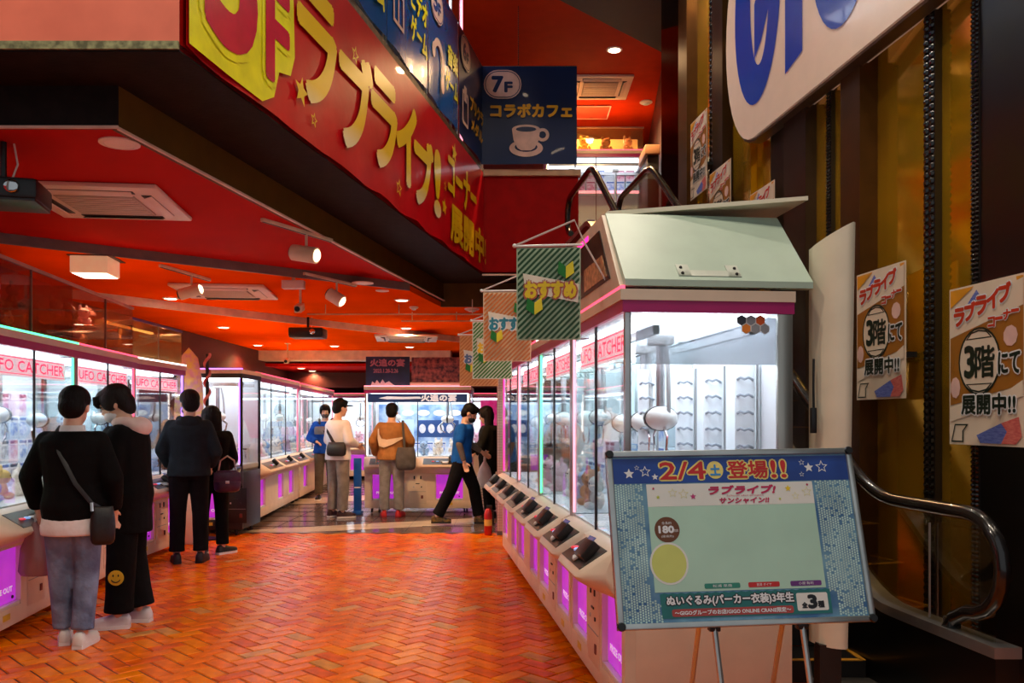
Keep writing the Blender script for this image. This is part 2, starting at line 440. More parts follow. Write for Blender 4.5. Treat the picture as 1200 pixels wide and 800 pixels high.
for a, b in ((1149, 1140), (1097, 1084), (975, 970), (838, 832)):
    s0, s1 = wall_s(b), wall_s(a)
    MB().box(s0, s1, -.005, .06, 0, HH).build('bead_backing', M('bead_backing', (34, 26, 22), .4), wall_r, smooth=False)
    mb = MB(); w = s1 - s0; nrow = 2 if w > .05 else 1
    rr = w / nrow / 2 * .85
    z = 0.3
    while z < HH - .05:
        for q in range(nrow):
            mb.ball((s0 + w * (q + .5) / nrow, -.008, z), (rr, .014, rr * .9), 6, 4)
        z += rr * 1.9
    o = mb.build('bead_string', BEAD, wall_r); o['kind'] = 'stuff'

# ================================================================ void and upper floor shell
VOIDC = M('black_void_ceiling', (26, 22, 22), .6)
UPOR = M('upper_orange_ceiling', (186, 46, 4), .6, noise=.05, spec=.05)
slab('ceiling_void', [(-9, 0), (6, 0), (6, 12.2), (2.14, 12.2), (.587, 10.67), (-2.5, 7.6), (-9, 7.6)], 6.70, 6.9, VOIDC)
slab('ceiling_upper', [(-9, 7.6), (-2.5, 7.6), (.587, 10.67), (2.14, 12.2), (6, 12.2), (6, 22.5), (-9, 22.5)], 6.70, 6.9, UPOR)
slab('wall_upper_back', [(-9, 16.4), (2.6, 16.4), (2.6, 16.5), (-9, 16.5)], 3.62, 6.7, M('upper_dark_red_wall', (120, 18, 12), .5))
slab('wall_upper_right', [(2.02, 10.6), (2.6, 16.4), (2.7, 16.4), (2.12, 10.6)], 3.4, 6.7, MAROON)
slab('trim_14', [(.2, 14.9), (2.3, 16.3), (2.3, 16.4), (.2, 16.4)], 6.4, 6.66, CREAMBAND)
slab('wall_right_far', [(1.8, 10.5), (2.6, 22.5), (2.7, 22.5), (1.9, 10.5)], 0, 3.4, MAROON)

# mirrored tile column at the end of the right-hand row
colm = struct(group_root('pillar', (-.17, 10.75, 0)))
MB().box(-.02, .12, 0, .3, 0, 3.0).build('pillar_core', M('grey_grout', (120, 104, 96), .6), colm, smooth=False)
tile = MB().box(-.0155, .0155, -.004, 0, -.0155, .0155).mesh('mosaic_tile', M('pearl_mosaic_tile', (226, 196, 180), .18, .2), smooth=False)
mb = MB()
for z in range(85):
    for x in range(4):
        mb.box(-.015 + x * .034, .016 + x * .034, -.004, 0, .05 + z * .034, .081 + z * .034)
o = mb.build('mosaic_tiles', M('pearl_mosaic_tile', (226, 196, 180), .18, .2), colm, smooth=False); o['kind'] = 'stuff'
slab('trim_15', [(-.03, 10.6), (.22, 10.6), (.22, 11.2), (-.03, 11.2)], 0, 3.0, BLACKP)
# ================================================================ claw machines
PURPLE = M('purple_backlit_acrylic', (196, 70, 214), .25, noise=.08, emit=(190, 50, 215), estr=.55)
PURPLEW = M('white_print', (240, 225, 245), .4, emit=(255, 235, 255), estr=.35)
MAGENTA = M('magenta_header_band', (176, 30, 110), .35, noise=.04)
LEDP = M('led_panel_glow', (255, 255, 255), .4, emit=(236, 244, 255), estr=5.2)
def LED(n, c, s=5.0): return M('led_' + n, c, .4, emit=c, estr=s)
LEDS = {'green': LED('green', (90, 255, 170), 2.2), 'pink': LED('pink', (255, 80, 110), 1.8), 'white': LED('white', (255, 238, 225), 4.0),
        'violet': LED('violet', (170, 110, 255), 3.0), 'rose': LED('rose', (255, 150, 170), 2.0), 'magenta': LED('magenta', (255, 40, 140), 2.5)}
NEON = M('neon_sign_letters', (255, 60, 120), .4, emit=(255, 40, 100), estr=1.3)
NEONBACK = M('neon_sign_sheet', (250, 240, 244), .4, emit=(255, 236, 242), estr=.8)
PANE = GLASS('clear_pane', (250, 253, 253), .03)
INWHITE = M('white_laminate', (238, 242, 246), .4, noise=.02)
TRAY = M('dark_console_tray', (74, 72, 70), .35, .2)
STEEL = M('satin_steel', (196, 196, 198), .28, .85)
CHROME = M('polished_chrome', (214, 214, 216), .12, 1.0)
STICKY = M('yellow_sticker', (226, 190, 60), .5)
GREYPL = M('grey_plastic', (150, 150, 152), .4)
RUBBER = M('caster_rubber', (34, 32, 32), .6)
PRED = M('red_button', (226, 60, 80), .3, emit=(255, 60, 80), estr=.4)
PBLUE = M('blue_lit_button', (150, 190, 255), .3, emit=(150, 190, 255), estr=.5)
MODELCACHE = {}

def crane(label, loc, rz, L=1.36, D=.86, led=('pink', 'green'), strip='rose', stations=2, end_glass=(True, True), claws=True, group=None, word='UFO CATCHER', glow=None, dark=False, H=0.0, sign=True, name='claw_machine', zh=1.96, lite=False, claw_at=None, lamp=None):
    t = thing(name, label, 'claw machine', (loc[0], loc[1], loc[2] if len(loc) > 2 else 0), rz, group)
    CB = M('black_cabinet_coat', (26, 26, 30), .35) if dark else CREAM
    # lower body with recessed prize chutes
    n = stations; seg = L / n
    fl = []                                                     # flap spans
    for k in range(n):
        c = seg * (k + .5); sh = (.10 if k % 2 == 0 else -.10) * (-1 if n > 1 else 0) * seg
        w = min(.42, seg * .62)
        fl.append((c + sh - w / 2, c + sh + w / 2))
    body = MB()
    body.box(0, L, .045, D, .08, .80, .008)
    z0, z1 = .20, .60
    xs = [0.0] + [v for a in fl for v in a] + [L]
    body.box(.0, L, 0, .05, .08, z0, .006); body.box(0, L, 0, .05, z1, .80, .006)
    for i in range(0, len(xs), 2):
        body.box(xs[i], xs[i + 1], 0, .05, z0 - .004, z1 + .004)
    body.build('body', CB, t)
    for a, b in fl:
        f = MB().box(a + .004, b - .004, .030, .044, z0 + .03, z1, .003).build('prize_flap', PURPLE, t)
        MB().box(a + .004, b - .004, .002, .034, z0, z0 + .028, .004).build('flap_ledge', WHITEP, t)
        if not lite:
            text(f, 'PRIZE OUT', a + .06, b - .06, z0 + .10, z0 + .135, PURPLEW, y=.0285, bold=.002)
            MB().lathe([(.012, 0), (.012, .006)], (b - .06, .03, z0 + .06), 10, 'y').build('latch', BLACKPL, f)
    if not lite:
        for k in range(n - 1 if n > 1 else 1):                  # coin panel between chutes
            c = seg * (k + 1) if n > 1 else L * .9
            w = .28
            cp = MB().box(c - w / 2, c + w / 2, -.006, .002, .16, .60, .003).build('coin_panel', CB, t)
            for (dx, z, sx, sz, mt) in ((-.05, .53, .022, .05, DARKMET), (.05, .53, .022, .05, DARKMET), (0, .455, .06, .012, BLACKPL), (.06, .40, .02, .02, DARKMET), (-.06, .40, .02, .02, STEEL), (.07, .23, .035, .05, M('maroon_sticker', (120, 50, 40), .5))):
                MB().box(c + dx - sx / 2, c + dx + sx / 2, -.012, -.005, z, z + sz, .002).build('coin_slot' if mt != BLACKPL else 'keyhole_plate', mt, cp)
            MB().box(c - w / 2 + .01, c + w / 2 - .01, -.009, -.005, .335, .34).build('panel_seam', GREYPL, cp)
        for a, b in fl:
            MB().box((a + b) / 2 - .05, (a + b) / 2 + .05, -.003, .002, .13, .17).build('sticker', STICKY, t)
    # casters
    for x in (.1, L - .1):
        for y in (.09, D - .09):
            MB().lathe([(.02, -.014), (.04, -.012), (.04, .012), (.02, .014)], (x, y, .04), 14, 'x').box(x - .03, x + .03, y - .03, y + .03, .07, .085).build('caster', RUBBER, t)
    # console: lofted lip with a nose at each station
    secs = []
    for k in range(n):
        a, b = seg * k, seg * (k + 1)
        secs += [(a + .002, .09), (a + .05, .17), (a + .10, .20), (b - .10, .20), (b - .05, .17), (b - .002, .09)]
    mb = MB(); rows = []
    for x, o in secs:
        prof = [(.01, .62), (-o * .55, .665), (-o, .715), (-o - .012, .735), (-o, .76), (-.05, .855), (.0, .875), (.02, .875)]
        rows.append([(x, p[0], p[1]) for p in prof])
    m = len(rows[0])
    vs = [v for r in rows for v in r]
    fs = [(i * m + j, i * m + (j + 1) % m, (i + 1) * m + (j + 1) % m, (i + 1) * m + j) for i in range(len(rows) - 1) for j in range(m)]
    fs += [tuple(range(m)), tuple(reversed(range((len(rows) - 1) * m, len(rows) * m)))]
    mb.add(vs, fs).build('console', CB, t, angle=35)
    for k in range(n):
        a, b = seg * k + .10, seg * (k + 1) - .10
        sl = math.atan2(.855 - .76, .15)                        # slope of the console top
        def on(x, q, lift=0):                                   # point on the console slope, q 0 front..1 back
            return (x, -.20 + .15 * q - lift * math.sin(sl), .76 + .095 * q + lift * math.cos(sl))
        tr = MB(); p = [on(a, .06, .004), on(b, .06, .004), on(b, .94, .004), on(a, .94, .004)]
        q = [on(a, .06, -.01), on(b, .06, -.01), on(b, .94, -.01), on(a, .94, -.01)]
        tray = tr.add(p + q, [(0, 1, 2, 3), (4, 7, 6, 5), (0, 4, 5, 1), (1, 5, 6, 2), (2, 6, 7, 3), (3, 7, 4, 0)]).build('control_tray', TRAY, t, smooth=False)
        c = (a + b) / 2
        for i, (dx, mt) in enumerate(((-.16, PRED), (-.09, PBLUE), (-.02, WHITEP))):
            if b - a < .4: dx *= .6
            pp = Vector(on(c + dx, .45, .004))
            MB().lathe([(.022, 0), (.022, .008), (.016, .012)], pp, 12).build('button', mt, tray)
        pr = MB().rbox(on(c + min(.14, (b - a) * .3), .55, .035), (.12, .10, .05), (sl + .25, 0, .1), .008).build('card_reader', BLACKPL, tray)
        if not lite:
            MB().rbox(on(c + min(.14, (b - a) * .3), .75, .066), (.09, .05, .004), (sl + .25, 0, .1)).build('reader_screen', M('reader_screen', (60, 80, 120), .15, emit=(80, 110, 170), estr=.3), pr)
            MB().rbox(on(c + .03, .3, .012), (.10, .05, .014), (sl, 0, -.2), .003).build('instruction_card', WHITEP, tray)
    # glazed upper cabinet
    zb, zt = .875, zh
    MB().box(.02, L - .02, .02, D - .02, .83, .885).build('prize_bed', INWHITE, t, smooth=False)
    MB().box(.0, L, D - .025, D, .80, zt).build('back_panel', INWHITE if not dark else INWHITE, t, smooth=False)
    if n > 1 and not lite and stations == 2:
        pass
    for x, ix in ((0, 0), (L - .03, 1)):
        for y in (0, D - .03):
            MB().box(x, x + .03, y, y + .03, .80, zt, .004).build('corner_post', STEEL if not dark else BLACKPL, t)
    for x in (.034, L - .048):                                  # lit LED strips beside the front posts
        MB().box(x, x + .014, .006, .02, .90, zt - .01).build('led_strip', LEDS[strip if x < L / 2 else (glow or strip)], t, smooth=False)
    for k in range(1, n):
        MB().box(seg * k - .006, seg * k + .006, .004, .018, .875, zt).build('mullion', DARKMET, t, smooth=False)
    for k in range(n):
        MB().box(seg * k + .03 * (k == 0), seg * (k + 1) - .03 * (k == n - 1), .008, .012, .875, zt).build('front_pane', PANE, t, smooth=False)
    for x, ok in ((.010, end_glass[0]), (L - .014, end_glass[1])):
        if ok: MB().box(x, x + .004, .03, D - .03, .80, zt).build('side_pane', PANE, t, smooth=False)
        else: MB().box(x, x + .004, .03, D - .03, .80, zt).build('side_panel', INWHITE, t, smooth=False)
    MB().box(.0, L, 0, D, zt, zt + .02).build('roof_panel', INWHITE, t, smooth=False)
    MB().box(.06, L - .06, .10, D - .10, zt - .02, zt - .006).build('light_panel', lamp or LEDP, t, smooth=False)
    # header
    hb = M('black_header', (20, 18, 22), .3) if dark else MAGENTA
    def frame(x0, x1, y0, y1, za, zz, th): return MB().box(x0, x1, y0, y0 + th, za, zz).box(x0, x1, y1 - th, y1, za, zz).box(x0, x0 + th, y0 + th, y1 - th, za, zz).box(x1 - th, x1, y0 + th, y1 - th, za, zz)
    frame(-.006, L + .006, -.012, D + .006, zt - .005, zt + .05, .02).build('header_band', hb, t, smooth=False)
    frame(-.010, L + .010, -.022, D + .010, zt + .05, zt + .10, .03).build('header_fascia', CREAM, t, smooth=False)
    MB().box(-.006, L + .006, -.02, .0, zt + .10, zt + .116).build('led_line', LEDS[led[0]], t, smooth=False)
    # neon name sign behind the glass
    if sign:
        for k in range(1):
            a, b = L * .10, L * .90
            sg = MB().box(a - .03, b + .03, .040, .043, 1.76, 1.90).build('neon_sheet', NEONBACK, t, smooth=False)
            text(sg, word, a, b, 1.795, 1.87, NEON, y=.036, bold=.0012)
            MB().box(a, b, .032, .036, 1.885, 1.89).box(a, b, .032, .036, 1.775, 1.78).build('neon_rule', NEON, sg, smooth=False)
    # gantry and claws
    if claws:
        g = MB().box(.03, L - .03, .14, .17, zt - .10, zt - .06).box(.03, L - .03, D - .20, D - .17, zt - .10, zt - .06)
        g.build('gantry_rail', STEEL, t, smooth=False)
        for k in range(n):
            cx = seg * (k + .5) + random.uniform(-.08, .08); cy = D * random.uniform(.42, .55); zc = random.uniform(1.42, 1.5)
            if claw_at: cx, cy, zc = claw_at[k]
            claw(t, cx, cy, zc, zt, lite)
    return t

def claw(t, cx, cy, zc, zt, lite=False):
    c = MB().box(cx - .05, cx + .05, cy - .06, cy + .06, zt - .12, zt - .07, .01).build('claw_carriage', WHITEP, t)
    MB().tube([(cx, cy, zt - .11), (cx, cy, zc + .05)], .024, 12).build('claw_pole', STEEL, c)
    prof = [(.0, -.058), (.045, -.052), (.075, -.03), (.088, 0), (.075, .03), (.045, .052), (0, .058)]
    hd = MB().ball((cx, cy, zc), (.105, .085, .062), 16, 10).build('claw_head', WHITEP, c)
    MB().tube([(cx - .014, cy, zc), (cx + .014, cy, zc)], .088, 16, flat=(.74, 1.0)).build('claw_band', DARKMET, c)
    hose = [(cx + .035 + .02 * math.sin(i * .35) + .05 * (i / 10) ** 2, cy + .02, zt - .10 - (zt - .10 - zc - .02) * i / 10) for i in range(11)]
    if not lite:
        MB().tube(hose, .011, 8).build('claw_hose', M('grey_hose', (170, 170, 170), .4), c)
    for s in (-1, 1):
        pts = [(cx + s * .05, cy, zc - .03), (cx + s * .115, cy, zc - .09), (cx + s * .10, cy, zc - .17), (cx + s * .035, cy, zc - .215)]
        MB().tube(pts, [.014, .013, .012, .009], 8, flat=(1, .6)).build('claw_arm', CHROME, c)
    return c

# ---- prizes: things of their own inside the cabinets
def prizebox_mesh(i):
    k = ('pb', i)
    if k not in MODELCACHE:
        cols = [((232, 236, 246), (120, 150, 220)), ((246, 222, 150), (220, 140, 60)), ((250, 214, 228), (214, 90, 140)), ((206, 232, 240), (70, 130, 180)), ((240, 200, 110), (190, 120, 40)), ((226, 226, 232), (90, 96, 120)), ((120, 150, 190), (230, 236, 246)), ((240, 240, 236), (60, 160, 120))]
        a, b = cols[i % len(cols)]
        MODELCACHE[k] = (MB().box(-.075, .075, -.05, .05, 0, .20, .004).mesh('prize_box', M('prize_carton_%d' % i, a, .35, noise=.06, nscale=20)),
                         MB().box(-.06, .06, -.0525, -.0505, .035, .15, .0).mesh('print_panel', M('prize_print_%d' % i, b, .35, col2=a, nscale=18), smooth=False),
                         MB().box(-.066, .066, -.052, -.0502, .165, .19).mesh('title_strip', M('prize_title_%d' % i, tuple(max(0, x - 40) for x in b), .4, nscale=30), smooth=False))
    return MODELCACHE[k]
def prize_box(i, loc, rz, sc, label, group):
    me = prizebox_mesh(i)
    o = link('prize_box', me[0], None, loc, (0, 0, rz)); o.scale = (sc, sc, sc); tag(o, label, 'prize', group)
    link('print_panel', me[1], o); link('title_strip', me[2], o)
    return o
def plush_mesh(i):
    k = ('pl', i)
    if k not in MODELCACHE:
        cols = [(240, 236, 230), (196, 140, 96), (250, 200, 214), (160, 190, 226), (236, 206, 120), (120, 84, 70), (110, 60, 56), (190, 90, 50)]
        m = M('plush_fur_%d' % i, cols[i % len(cols)], .9, noise=.15, nscale=30, bump=.3, bscale=120)
        mb = MB().ball((0, 0, .07), (.065, .055, .075), 12, 8).ball((0, -.01, .185), (.075, .068, .065), 12, 8)
        for s in (-1, 1):
            mb.ball((s * .075, -.02, .09), (.028, .028, .045), 8, 6).ball((s * .04, -.06, .025), (.03, .042, .027), 8, 6)
        head = MB()
        for s in (-1, 1): head.ball((s * .052, .0, .245), (.026, .014, .03 if i % 2 else .045), 8, 6)
        face = MB()
        for s in (-1, 1): face.ball((s * .028, -.072, .195), (.008, .006, .010), 6, 5)
        face.ball((0, -.079, .175), (.007, .005, .005), 6, 5)
        MODELCACHE[k] = (mb.mesh('plush_toy', m), head.mesh('ear', m), face.mesh('face', M('bead_black', (12, 12, 12), .2)))
    return MODELCACHE[k]
def plush(i, loc, rz, sc, label, group):
    me = plush_mesh(i)
    o = link('plush_toy', me[0], None, loc, (0, 0, rz)); o.scale = (sc, sc, sc); tag(o, label, 'plush toy', group)
    link('ears', me[1], o); link('face', me[2], o)
    return o
ORD = ['first', 'second', 'third', 'fourth', 'fifth', 'sixth', 'seventh', 'eighth', 'ninth', 'tenth', 'eleventh', 'twelfth', 'thirteenth', 'fourteenth', 'fifteenth', 'sixteenth', 'seventeenth', 'eighteenth', 'nineteenth', 'twentieth']
LAY = ['bottom', 'second', 'third', 'fourth']
BOXCOL = ['lilac', 'yellow', 'pink', 'sky', 'amber', 'grey', 'blue', 'mint']
PLCOL = ['white', 'tan', 'pink', 'blue', 'cream', 'brown', 'maroon', 'rust']
def stock(t, L, D, where, boxes=(0, 3, 5), plushes=(), rows=1, seed=1, z=.886, dense=.17, tall=2):
    """fill a cabinet: stacked cartons at the back, soft toys in front"""
    rnd = random.Random(seed)
    mw = Matrix.Translation(t.location) @ Matrix.Rotation(t.rotation_euler.z, 4, 'Z')
    rz = t.rotation_euler.z
    x = .13; c = 0
    while x < L - .1 and boxes:
        for r in range(rows):
            y = D - .12 - r * .16
            for k in range(rnd.randint(1, tall)):
                b = rnd.choice(boxes)
                lb = '%s prize carton, %s stack from left, %s layer, in %s' % (BOXCOL[b], ORD[c], LAY[k], where)
                prize_box(b, mw @ Vector((x, y, z + k * .2005)), rz, 1.0, lb, 'cartons in ' + where)
        x += dense; c += 1
    x = .16; c = 0
    while x < L - .12 and plushes:
        b = rnd.choice(plushes)
        plush(b, mw @ Vector((x, D * .30 + rnd.uniform(-.02, .02), z)), rz + rnd.uniform(-.5, .5), rnd.uniform(.8, 1.0), '%s soft toy, %s from left on the bed of %s' % (PLCOL[b], ORD[c], where), 'soft toys in ' + where)
        x += .24; c += 1

# ---- right-hand row (fronts face the aisle on the left)
ru = Vector((-.114, 1)).normalized(); rrz = rz_of(-ru.x, -ru.y)   # local x points back to the camera
def rpos(dist): return (.516 + ru.x * dist, 3.88 + ru.y * dist)
RL = 1.36; RD = .80
R1 = crane('nearest claw machine of the right row, its lit glazed end towards the viewer', rpos(RL), rrz, RL - .01, RD, ('pink', 'pink'), 'rose', glow='rose', group='claw machines of the right row', claw_at=((.36, .36, 1.45), (.93, .29, 1.47)))
R2 = crane('second claw machine of the right row, with green light strip in its cabinet', rpos(2 * RL + .01), rrz, RL - .01, RD, ('white', 'pink'), 'green', glow='rose', group='claw machines of the right row')
R3 = crane('third claw machine of the right row, between the green-lit one and the last', rpos(3 * RL + .02), rrz, RL - .01, RD, ('pink', 'pink'), 'rose', glow='white', group='claw machines of the right row', lite=True)
R4 = crane('farthest claw machine of the right row, glowing pink beside the tiled pillar', rpos(4 * RL + .03), rrz, RL - .01, RD, ('magenta', 'pink'), 'magenta', glow='pink', group='claw machines of the right row', lite=True)
stock(R2, RL, RD, 'the green-lit right machine', (0, 3, 5, 6), (0, 3, 1), seed=3, tall=3)
stock(R3, RL, RD, 'the third right machine', (2, 0, 5), (0, 2), seed=4)
# ---- left-hand row (fronts face the aisle on the right)
lu = Vector((-.12, 1)).normalized(); lrz = rz_of(lu.x, lu.y)
def lpos(dist): return (-3.336 + lu.x * dist, 5.56 + lu.y * dist)
LL = 1.50; LD = .92
L1 = crane('nearest claw machine of the left row, green light line along its top edge', lpos(-.21), lrz, LL - .01, LD, ('green', 'green'), 'green', glow='green', group='claw machines of the left row')
L2 = crane('middle claw machine of the left row, pink light line along its top edge', lpos(-.21 + LL), lrz, LL - .01, LD, ('pink', 'pink'), 'rose', glow='pink', group='claw machines of the left row')
l3 = (-3.70, 8.36)
l3u = Vector((-.012, 1)).normalized()
L3 = crane('far claw machine of the left row, turned outwards, white light line on top', (l3[0], l3[1]), rz_of(l3u.x, l3u.y), 1.32, LD - .04, ('white', 'violet'), 'rose', glow='violet', group='claw machines of the left row')
stock(L1, LL, LD, 'the green-topped left machine', (1, 4, 0, 3), (4, 0, 3), seed=5, tall=4)
stock(L2, LL, LD, 'the pink-topped left machine', (2, 5, 0), (2, 0), seed=6, tall=4)
stock(L3, 1.32, LD, 'the outward-turned left machine', (3, 6, 5), (3, 0), seed=7, tall=4)
# ---- black-framed machine, then two long lit blocks further down the left side
fu = Vector((-.07, 1)).normalized(); frz = rz_of(fu.x, fu.y)
BK = crane('black-framed claw machine facing the viewer beyond the long-haired woman', (-4.21, 10.66), 0, .84, .78, ('violet', 'violet'), 'violet', 1, dark=True, sign=False, zh=1.98)
stock(BK, .84, .78, 'the black-framed machine', (5, 0), (0,), seed=8)
fa = Vector((-3.50, 11.62))
FA = crane('long three-bay claw machine with green light strips beyond the black-framed one', (fa.x, fa.y), frz, 3.3, .9, ('pink', 'pink'), 'green', 3, glow='pink', sign=False, lite=True, zh=1.99)
fb = fa + fu * 3.45
FB = crane('long three-bay claw machine at the far end of the left side, glowing pink', (fb.x, fb.y), frz, 4.2, .9, ('pink', 'pink'), 'white', 3, glow='pink', sign=False, lite=True, zh=1.98)
stock(FA, 3.3, .9, 'the long green-striped machine', (0, 2, 5), (0, 2, 3), seed=9, dense=.3)
stock(FB, 4.2, .9, 'the far-end long machine', (0, 2, 5), (0, 2, 3), seed=10, dense=.36)
# ---- island machine under the two banners
IS = crane('island claw machine with navy title strip, facing the viewer in mid hall', (-2.28, 13.2), 0, 1.64, .95, ('rose', 'rose'), 'white', glow='white', sign=False, zh=1.86)
NAVY = M('navy_print', (34, 52, 96), .4, noise=.25, nscale=8)
WPRINT = M('white_ink', (238, 240, 244), .45, noise=.02)
ts = MB().box(.05, 1.59, -.03, -.014, 1.72, 1.85).build('title_strip', M('navy_title_strip', (30, 56, 104), .35, noise=.3, nscale=6, emit=(40, 66, 120), estr=.25), IS, smooth=False)
LWI = M('lit_white_ink', (240, 242, 246), .45, noise=.02, emit=(240, 242, 250), estr=.45)
text(ts, '火追の宴', .88, 1.42, 1.735, 1.84, LWI, y=-.033, bold=.006)
flat(ts, 'brush_stroke', [(.22, 1.78), (.35, 1.81), (.60, 1.80), (.86, 1.805), (.88, 1.775), (.6, 1.765), (.35, 1.765)], LWI, -.0325)
bp = MB().box(.08, 1.56, .90, .915, 1.0, 1.70).build('display_board', M('blue_goods_board', (96, 136, 190), .4, col2=(196, 214, 236), nscale=5), IS, smooth=False)
for i in range(4):
    flat(bp, 'badge', ell(.80 + i * .15, 1.30, .055, .075), M('pale_badge', (226, 216, 216), .4, noise=.1, nscale=20), .897)
for i in range(5):
    flat(bp, 'badge', ell(.30 + i * .26, 1.56, .10, .05), M('white_badge', (238, 240, 236), .4), .897)
flat(bp, 'dark_card', rect(.72, 1.40, 1.16, 1.44), M('deep_blue_card', (40, 72, 128), .4, noise=.1), .8985)
flat(bp, 'pale_card', rect(.42, .66, 1.10, 1.45), M('pale_blue_card', (190, 212, 236), .4), .8985)
stock(IS, 1.64, .95, 'the island machine', (), (0, 0, 3), seed=12)
stock(IS, 1.64, .80, 'the island machine', (0, 6), (), seed=13, tall=1, dense=.2)
# ---- back row across the hall
BRW = []
for i, (x, st, lb) in enumerate(((-5.1, 'rose', 'leftmost'), (-3.3, 'rose', 'second from left'), (-1.5, 'magenta', 'middle'), (.3, 'magenta', 'rightmost'))):
    m = crane('claw machine of the back row, %s of the four against the far wall' % lb, (x, 20.5), 0, 1.78, .9, ('pink', 'pink'), st, glow=st, sign=False, lite=True, group='claw machines of the back row')
    stock(m, 1.78, .9, 'the %s back-row machine' % lb.split()[0], (2, 0) if i < 2 else (2,), (2, 0), seed=20 + i, dense=.3)
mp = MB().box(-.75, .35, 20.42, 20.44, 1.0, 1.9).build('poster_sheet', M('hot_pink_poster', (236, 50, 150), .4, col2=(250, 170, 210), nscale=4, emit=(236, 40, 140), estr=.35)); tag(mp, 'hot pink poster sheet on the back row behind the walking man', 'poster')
# ================================================================ near end of the right row: hood, plates, racks, claw display
HOODM = M('grey_green_panel', (182, 204, 188), .35, noise=.04)
PALEM = M('pale_cream_panel', (236, 228, 204), .4, noise=.04)
# hood is built in the frame of machine R1 (local x towards the camera, y to the right)
hood = thing('signboard_hood', 'grey-green slanted signboard hood on top of the nearest right machine', 'signboard', (R1.location.x, R1.location.y, 0), rrz)
xe = RL - .01
Z0 = 2.077
MB().prism([(xe - .40, 2.50), (xe + .0, Z0 + .03), (xe + .0, Z0), (xe - .06, Z0), (xe - .43, 2.48)], .0, RD + .10, 'y').build('end_panel', HOODM, hood, smooth=False)
MB().box(.1, xe - .38, .02, RD, Z0, 2.46).build('hood_core', M('hood_dark_core', (70, 66, 62), .6), hood, smooth=False)  # plain dark grey box filling the hood
MB().prism([(0.05, Z0), (xe - .02, Z0), (xe - .40, 2.49), (0.05, 2.49)], -.02, .016, 'y').build('side_panel', M('hood_side_coat', (226, 206, 186), .4), hood, smooth=False)
pic = MB().prism([(.42, 2.14), (xe - .20, 2.14), (xe - .44, 2.42), (.42, 2.42)], -.026, -.0205, 'y').build('picture', M('dim_printed_picture', (58, 46, 44), .3, noise=.5, nscale=18), hood, smooth=False)
MB().prism([(.55, 2.16), (xe - .25, 2.16), (xe - .36, 2.28), (.55, 2.28)], -.029, -.0265, 'y').build('picture_strip', M('tan_print', (196, 150, 110), .4, noise=.4, nscale=30), pic, smooth=False)
MB().box(.3, .62, -.024, -.0205, 2.43, 2.455).build('light_strip', LEDS['magenta'], hood, smooth=False)
sl = math.atan2(2.50 - Z0, -.40)
def hp(q, y, lift): # on the sloped end panel, q 0 bottom .. 1 top
    return Vector((xe - .40 * q + .73 * lift, y, Z0 + .03 + (2.50 - Z0 - .03) * q + .68 * lift))
for y0, y1, hgt in ((.26, .32, .10), (.50, .56, .10), (.26, .56, .05)):
    a, b = hp(.05, y0, .004), hp(.05 + hgt * 1.6, y0, .004); c, d = hp(.05 + hgt * 1.6, y1, .004), hp(.05, y1, .004)
    e = [hp(.05, y0, -.004), hp(.05 + hgt * 1.6, y0, -.004), hp(.05 + hgt * 1.6, y1, -.004), hp(.05, y1, -.004)]
    MB().add([a, b, c, d] + e, [(0, 1, 2, 3), (4, 7, 6, 5), (0, 4, 5, 1), (1, 5, 6, 2), (2, 6, 7, 3), (3, 7, 4, 0)]).build('hinge_plate', M('hinge_coat', (206, 214, 202), .35), hood, smooth=False)
for y in (.28, .54):
    for q in (.08, .16):
        MB().ball(hp(q, y, .006), .008, 8, 6).build('bolt', DARKMET, hood)
pl = thing('cover_plate', 'long cream plate lying across the top of the signboard hood', 'plate', (R1.location.x, R1.location.y, 0), rrz)
MB().add([(xe - .46, .02, 2.502), (xe - .26, 1.00, 2.560), (xe - .95, 1.0, 2.56), (xe - .95, .02, 2.502),
          (xe - .46, .02, 2.525), (xe - .26, 1.00, 2.580), (xe - .95, 1.0, 2.58), (xe - .95, .02, 2.525)],
         [(0, 3, 2, 1), (4, 5, 6, 7), (0, 1, 5, 4), (1, 2, 6, 5), (2, 3, 7, 6), (3, 0, 4, 7)]).build('plate', PALEM, pl, smooth=False)
# curved pale panel standing between the machine and the escalator
side = MB()
prof = []
for i in range(9):
    a = i / 8
    prof.append((1.430 + .115 * a ** 1.5 , 3.93 + .16 * (1 - a) ** 2 + .02))
inner = [(x + .016, y + .016) for x, y in prof]
poly = prof + inner[::-1]
n = len(prof)
vs = []; fs = []
for (x, y), t_ in zip(prof, range(n)): vs.append((x, y, .40))
for (x, y), t_ in zip(prof, range(n)): vs.append((x + .035 * t_ / 8, y, 2.28 + .10 * t_ / 8))
for (x, y) in inner: vs.append((x, y, .40))
for (x, y), t_ in zip(inner, range(n)): vs.append((x + .035 * t_ / 8, y, 2.28 + .10 * t_ / 8))
for i in range(n - 1):
    fs += [(i, i + 1, n + i + 1, n + i), (2 * n + i, 3 * n + i, 3 * n + i + 1, 2 * n + i + 1), (n + i, n + i + 1, 3 * n + i + 1, 3 * n + i), (i, 2 * n + i, 2 * n + i + 1, i + 1)]
fs += [(0, n, 3 * n, 2 * n), (n - 1, 3 * n - 1, 4 * n - 1, 2 * n - 1)]
sp = thing('curved_panel', 'tall curved cream panel standing between the nearest right machine and escalator', 'panel')
MB().add(vs, fs).build('shell', PALEM, sp, angle=60)
MB().tube([(1.425, 4.03, 1.75), (1.42, 4.02, 1.62), (1.425, 4.03, 1.5)], .006, 6).build('cable', BLACKPL, sp)
MB().box(1.405, 1.43, 4.0, 4.03, 1.40, 1.52, .004).build('switch_box', BLACKPL, sp)
MB().box(1.44, 1.54, 3.99, 4.07, 0, .41).build('foot_rail', BLACKPL, sp, smooth=False)
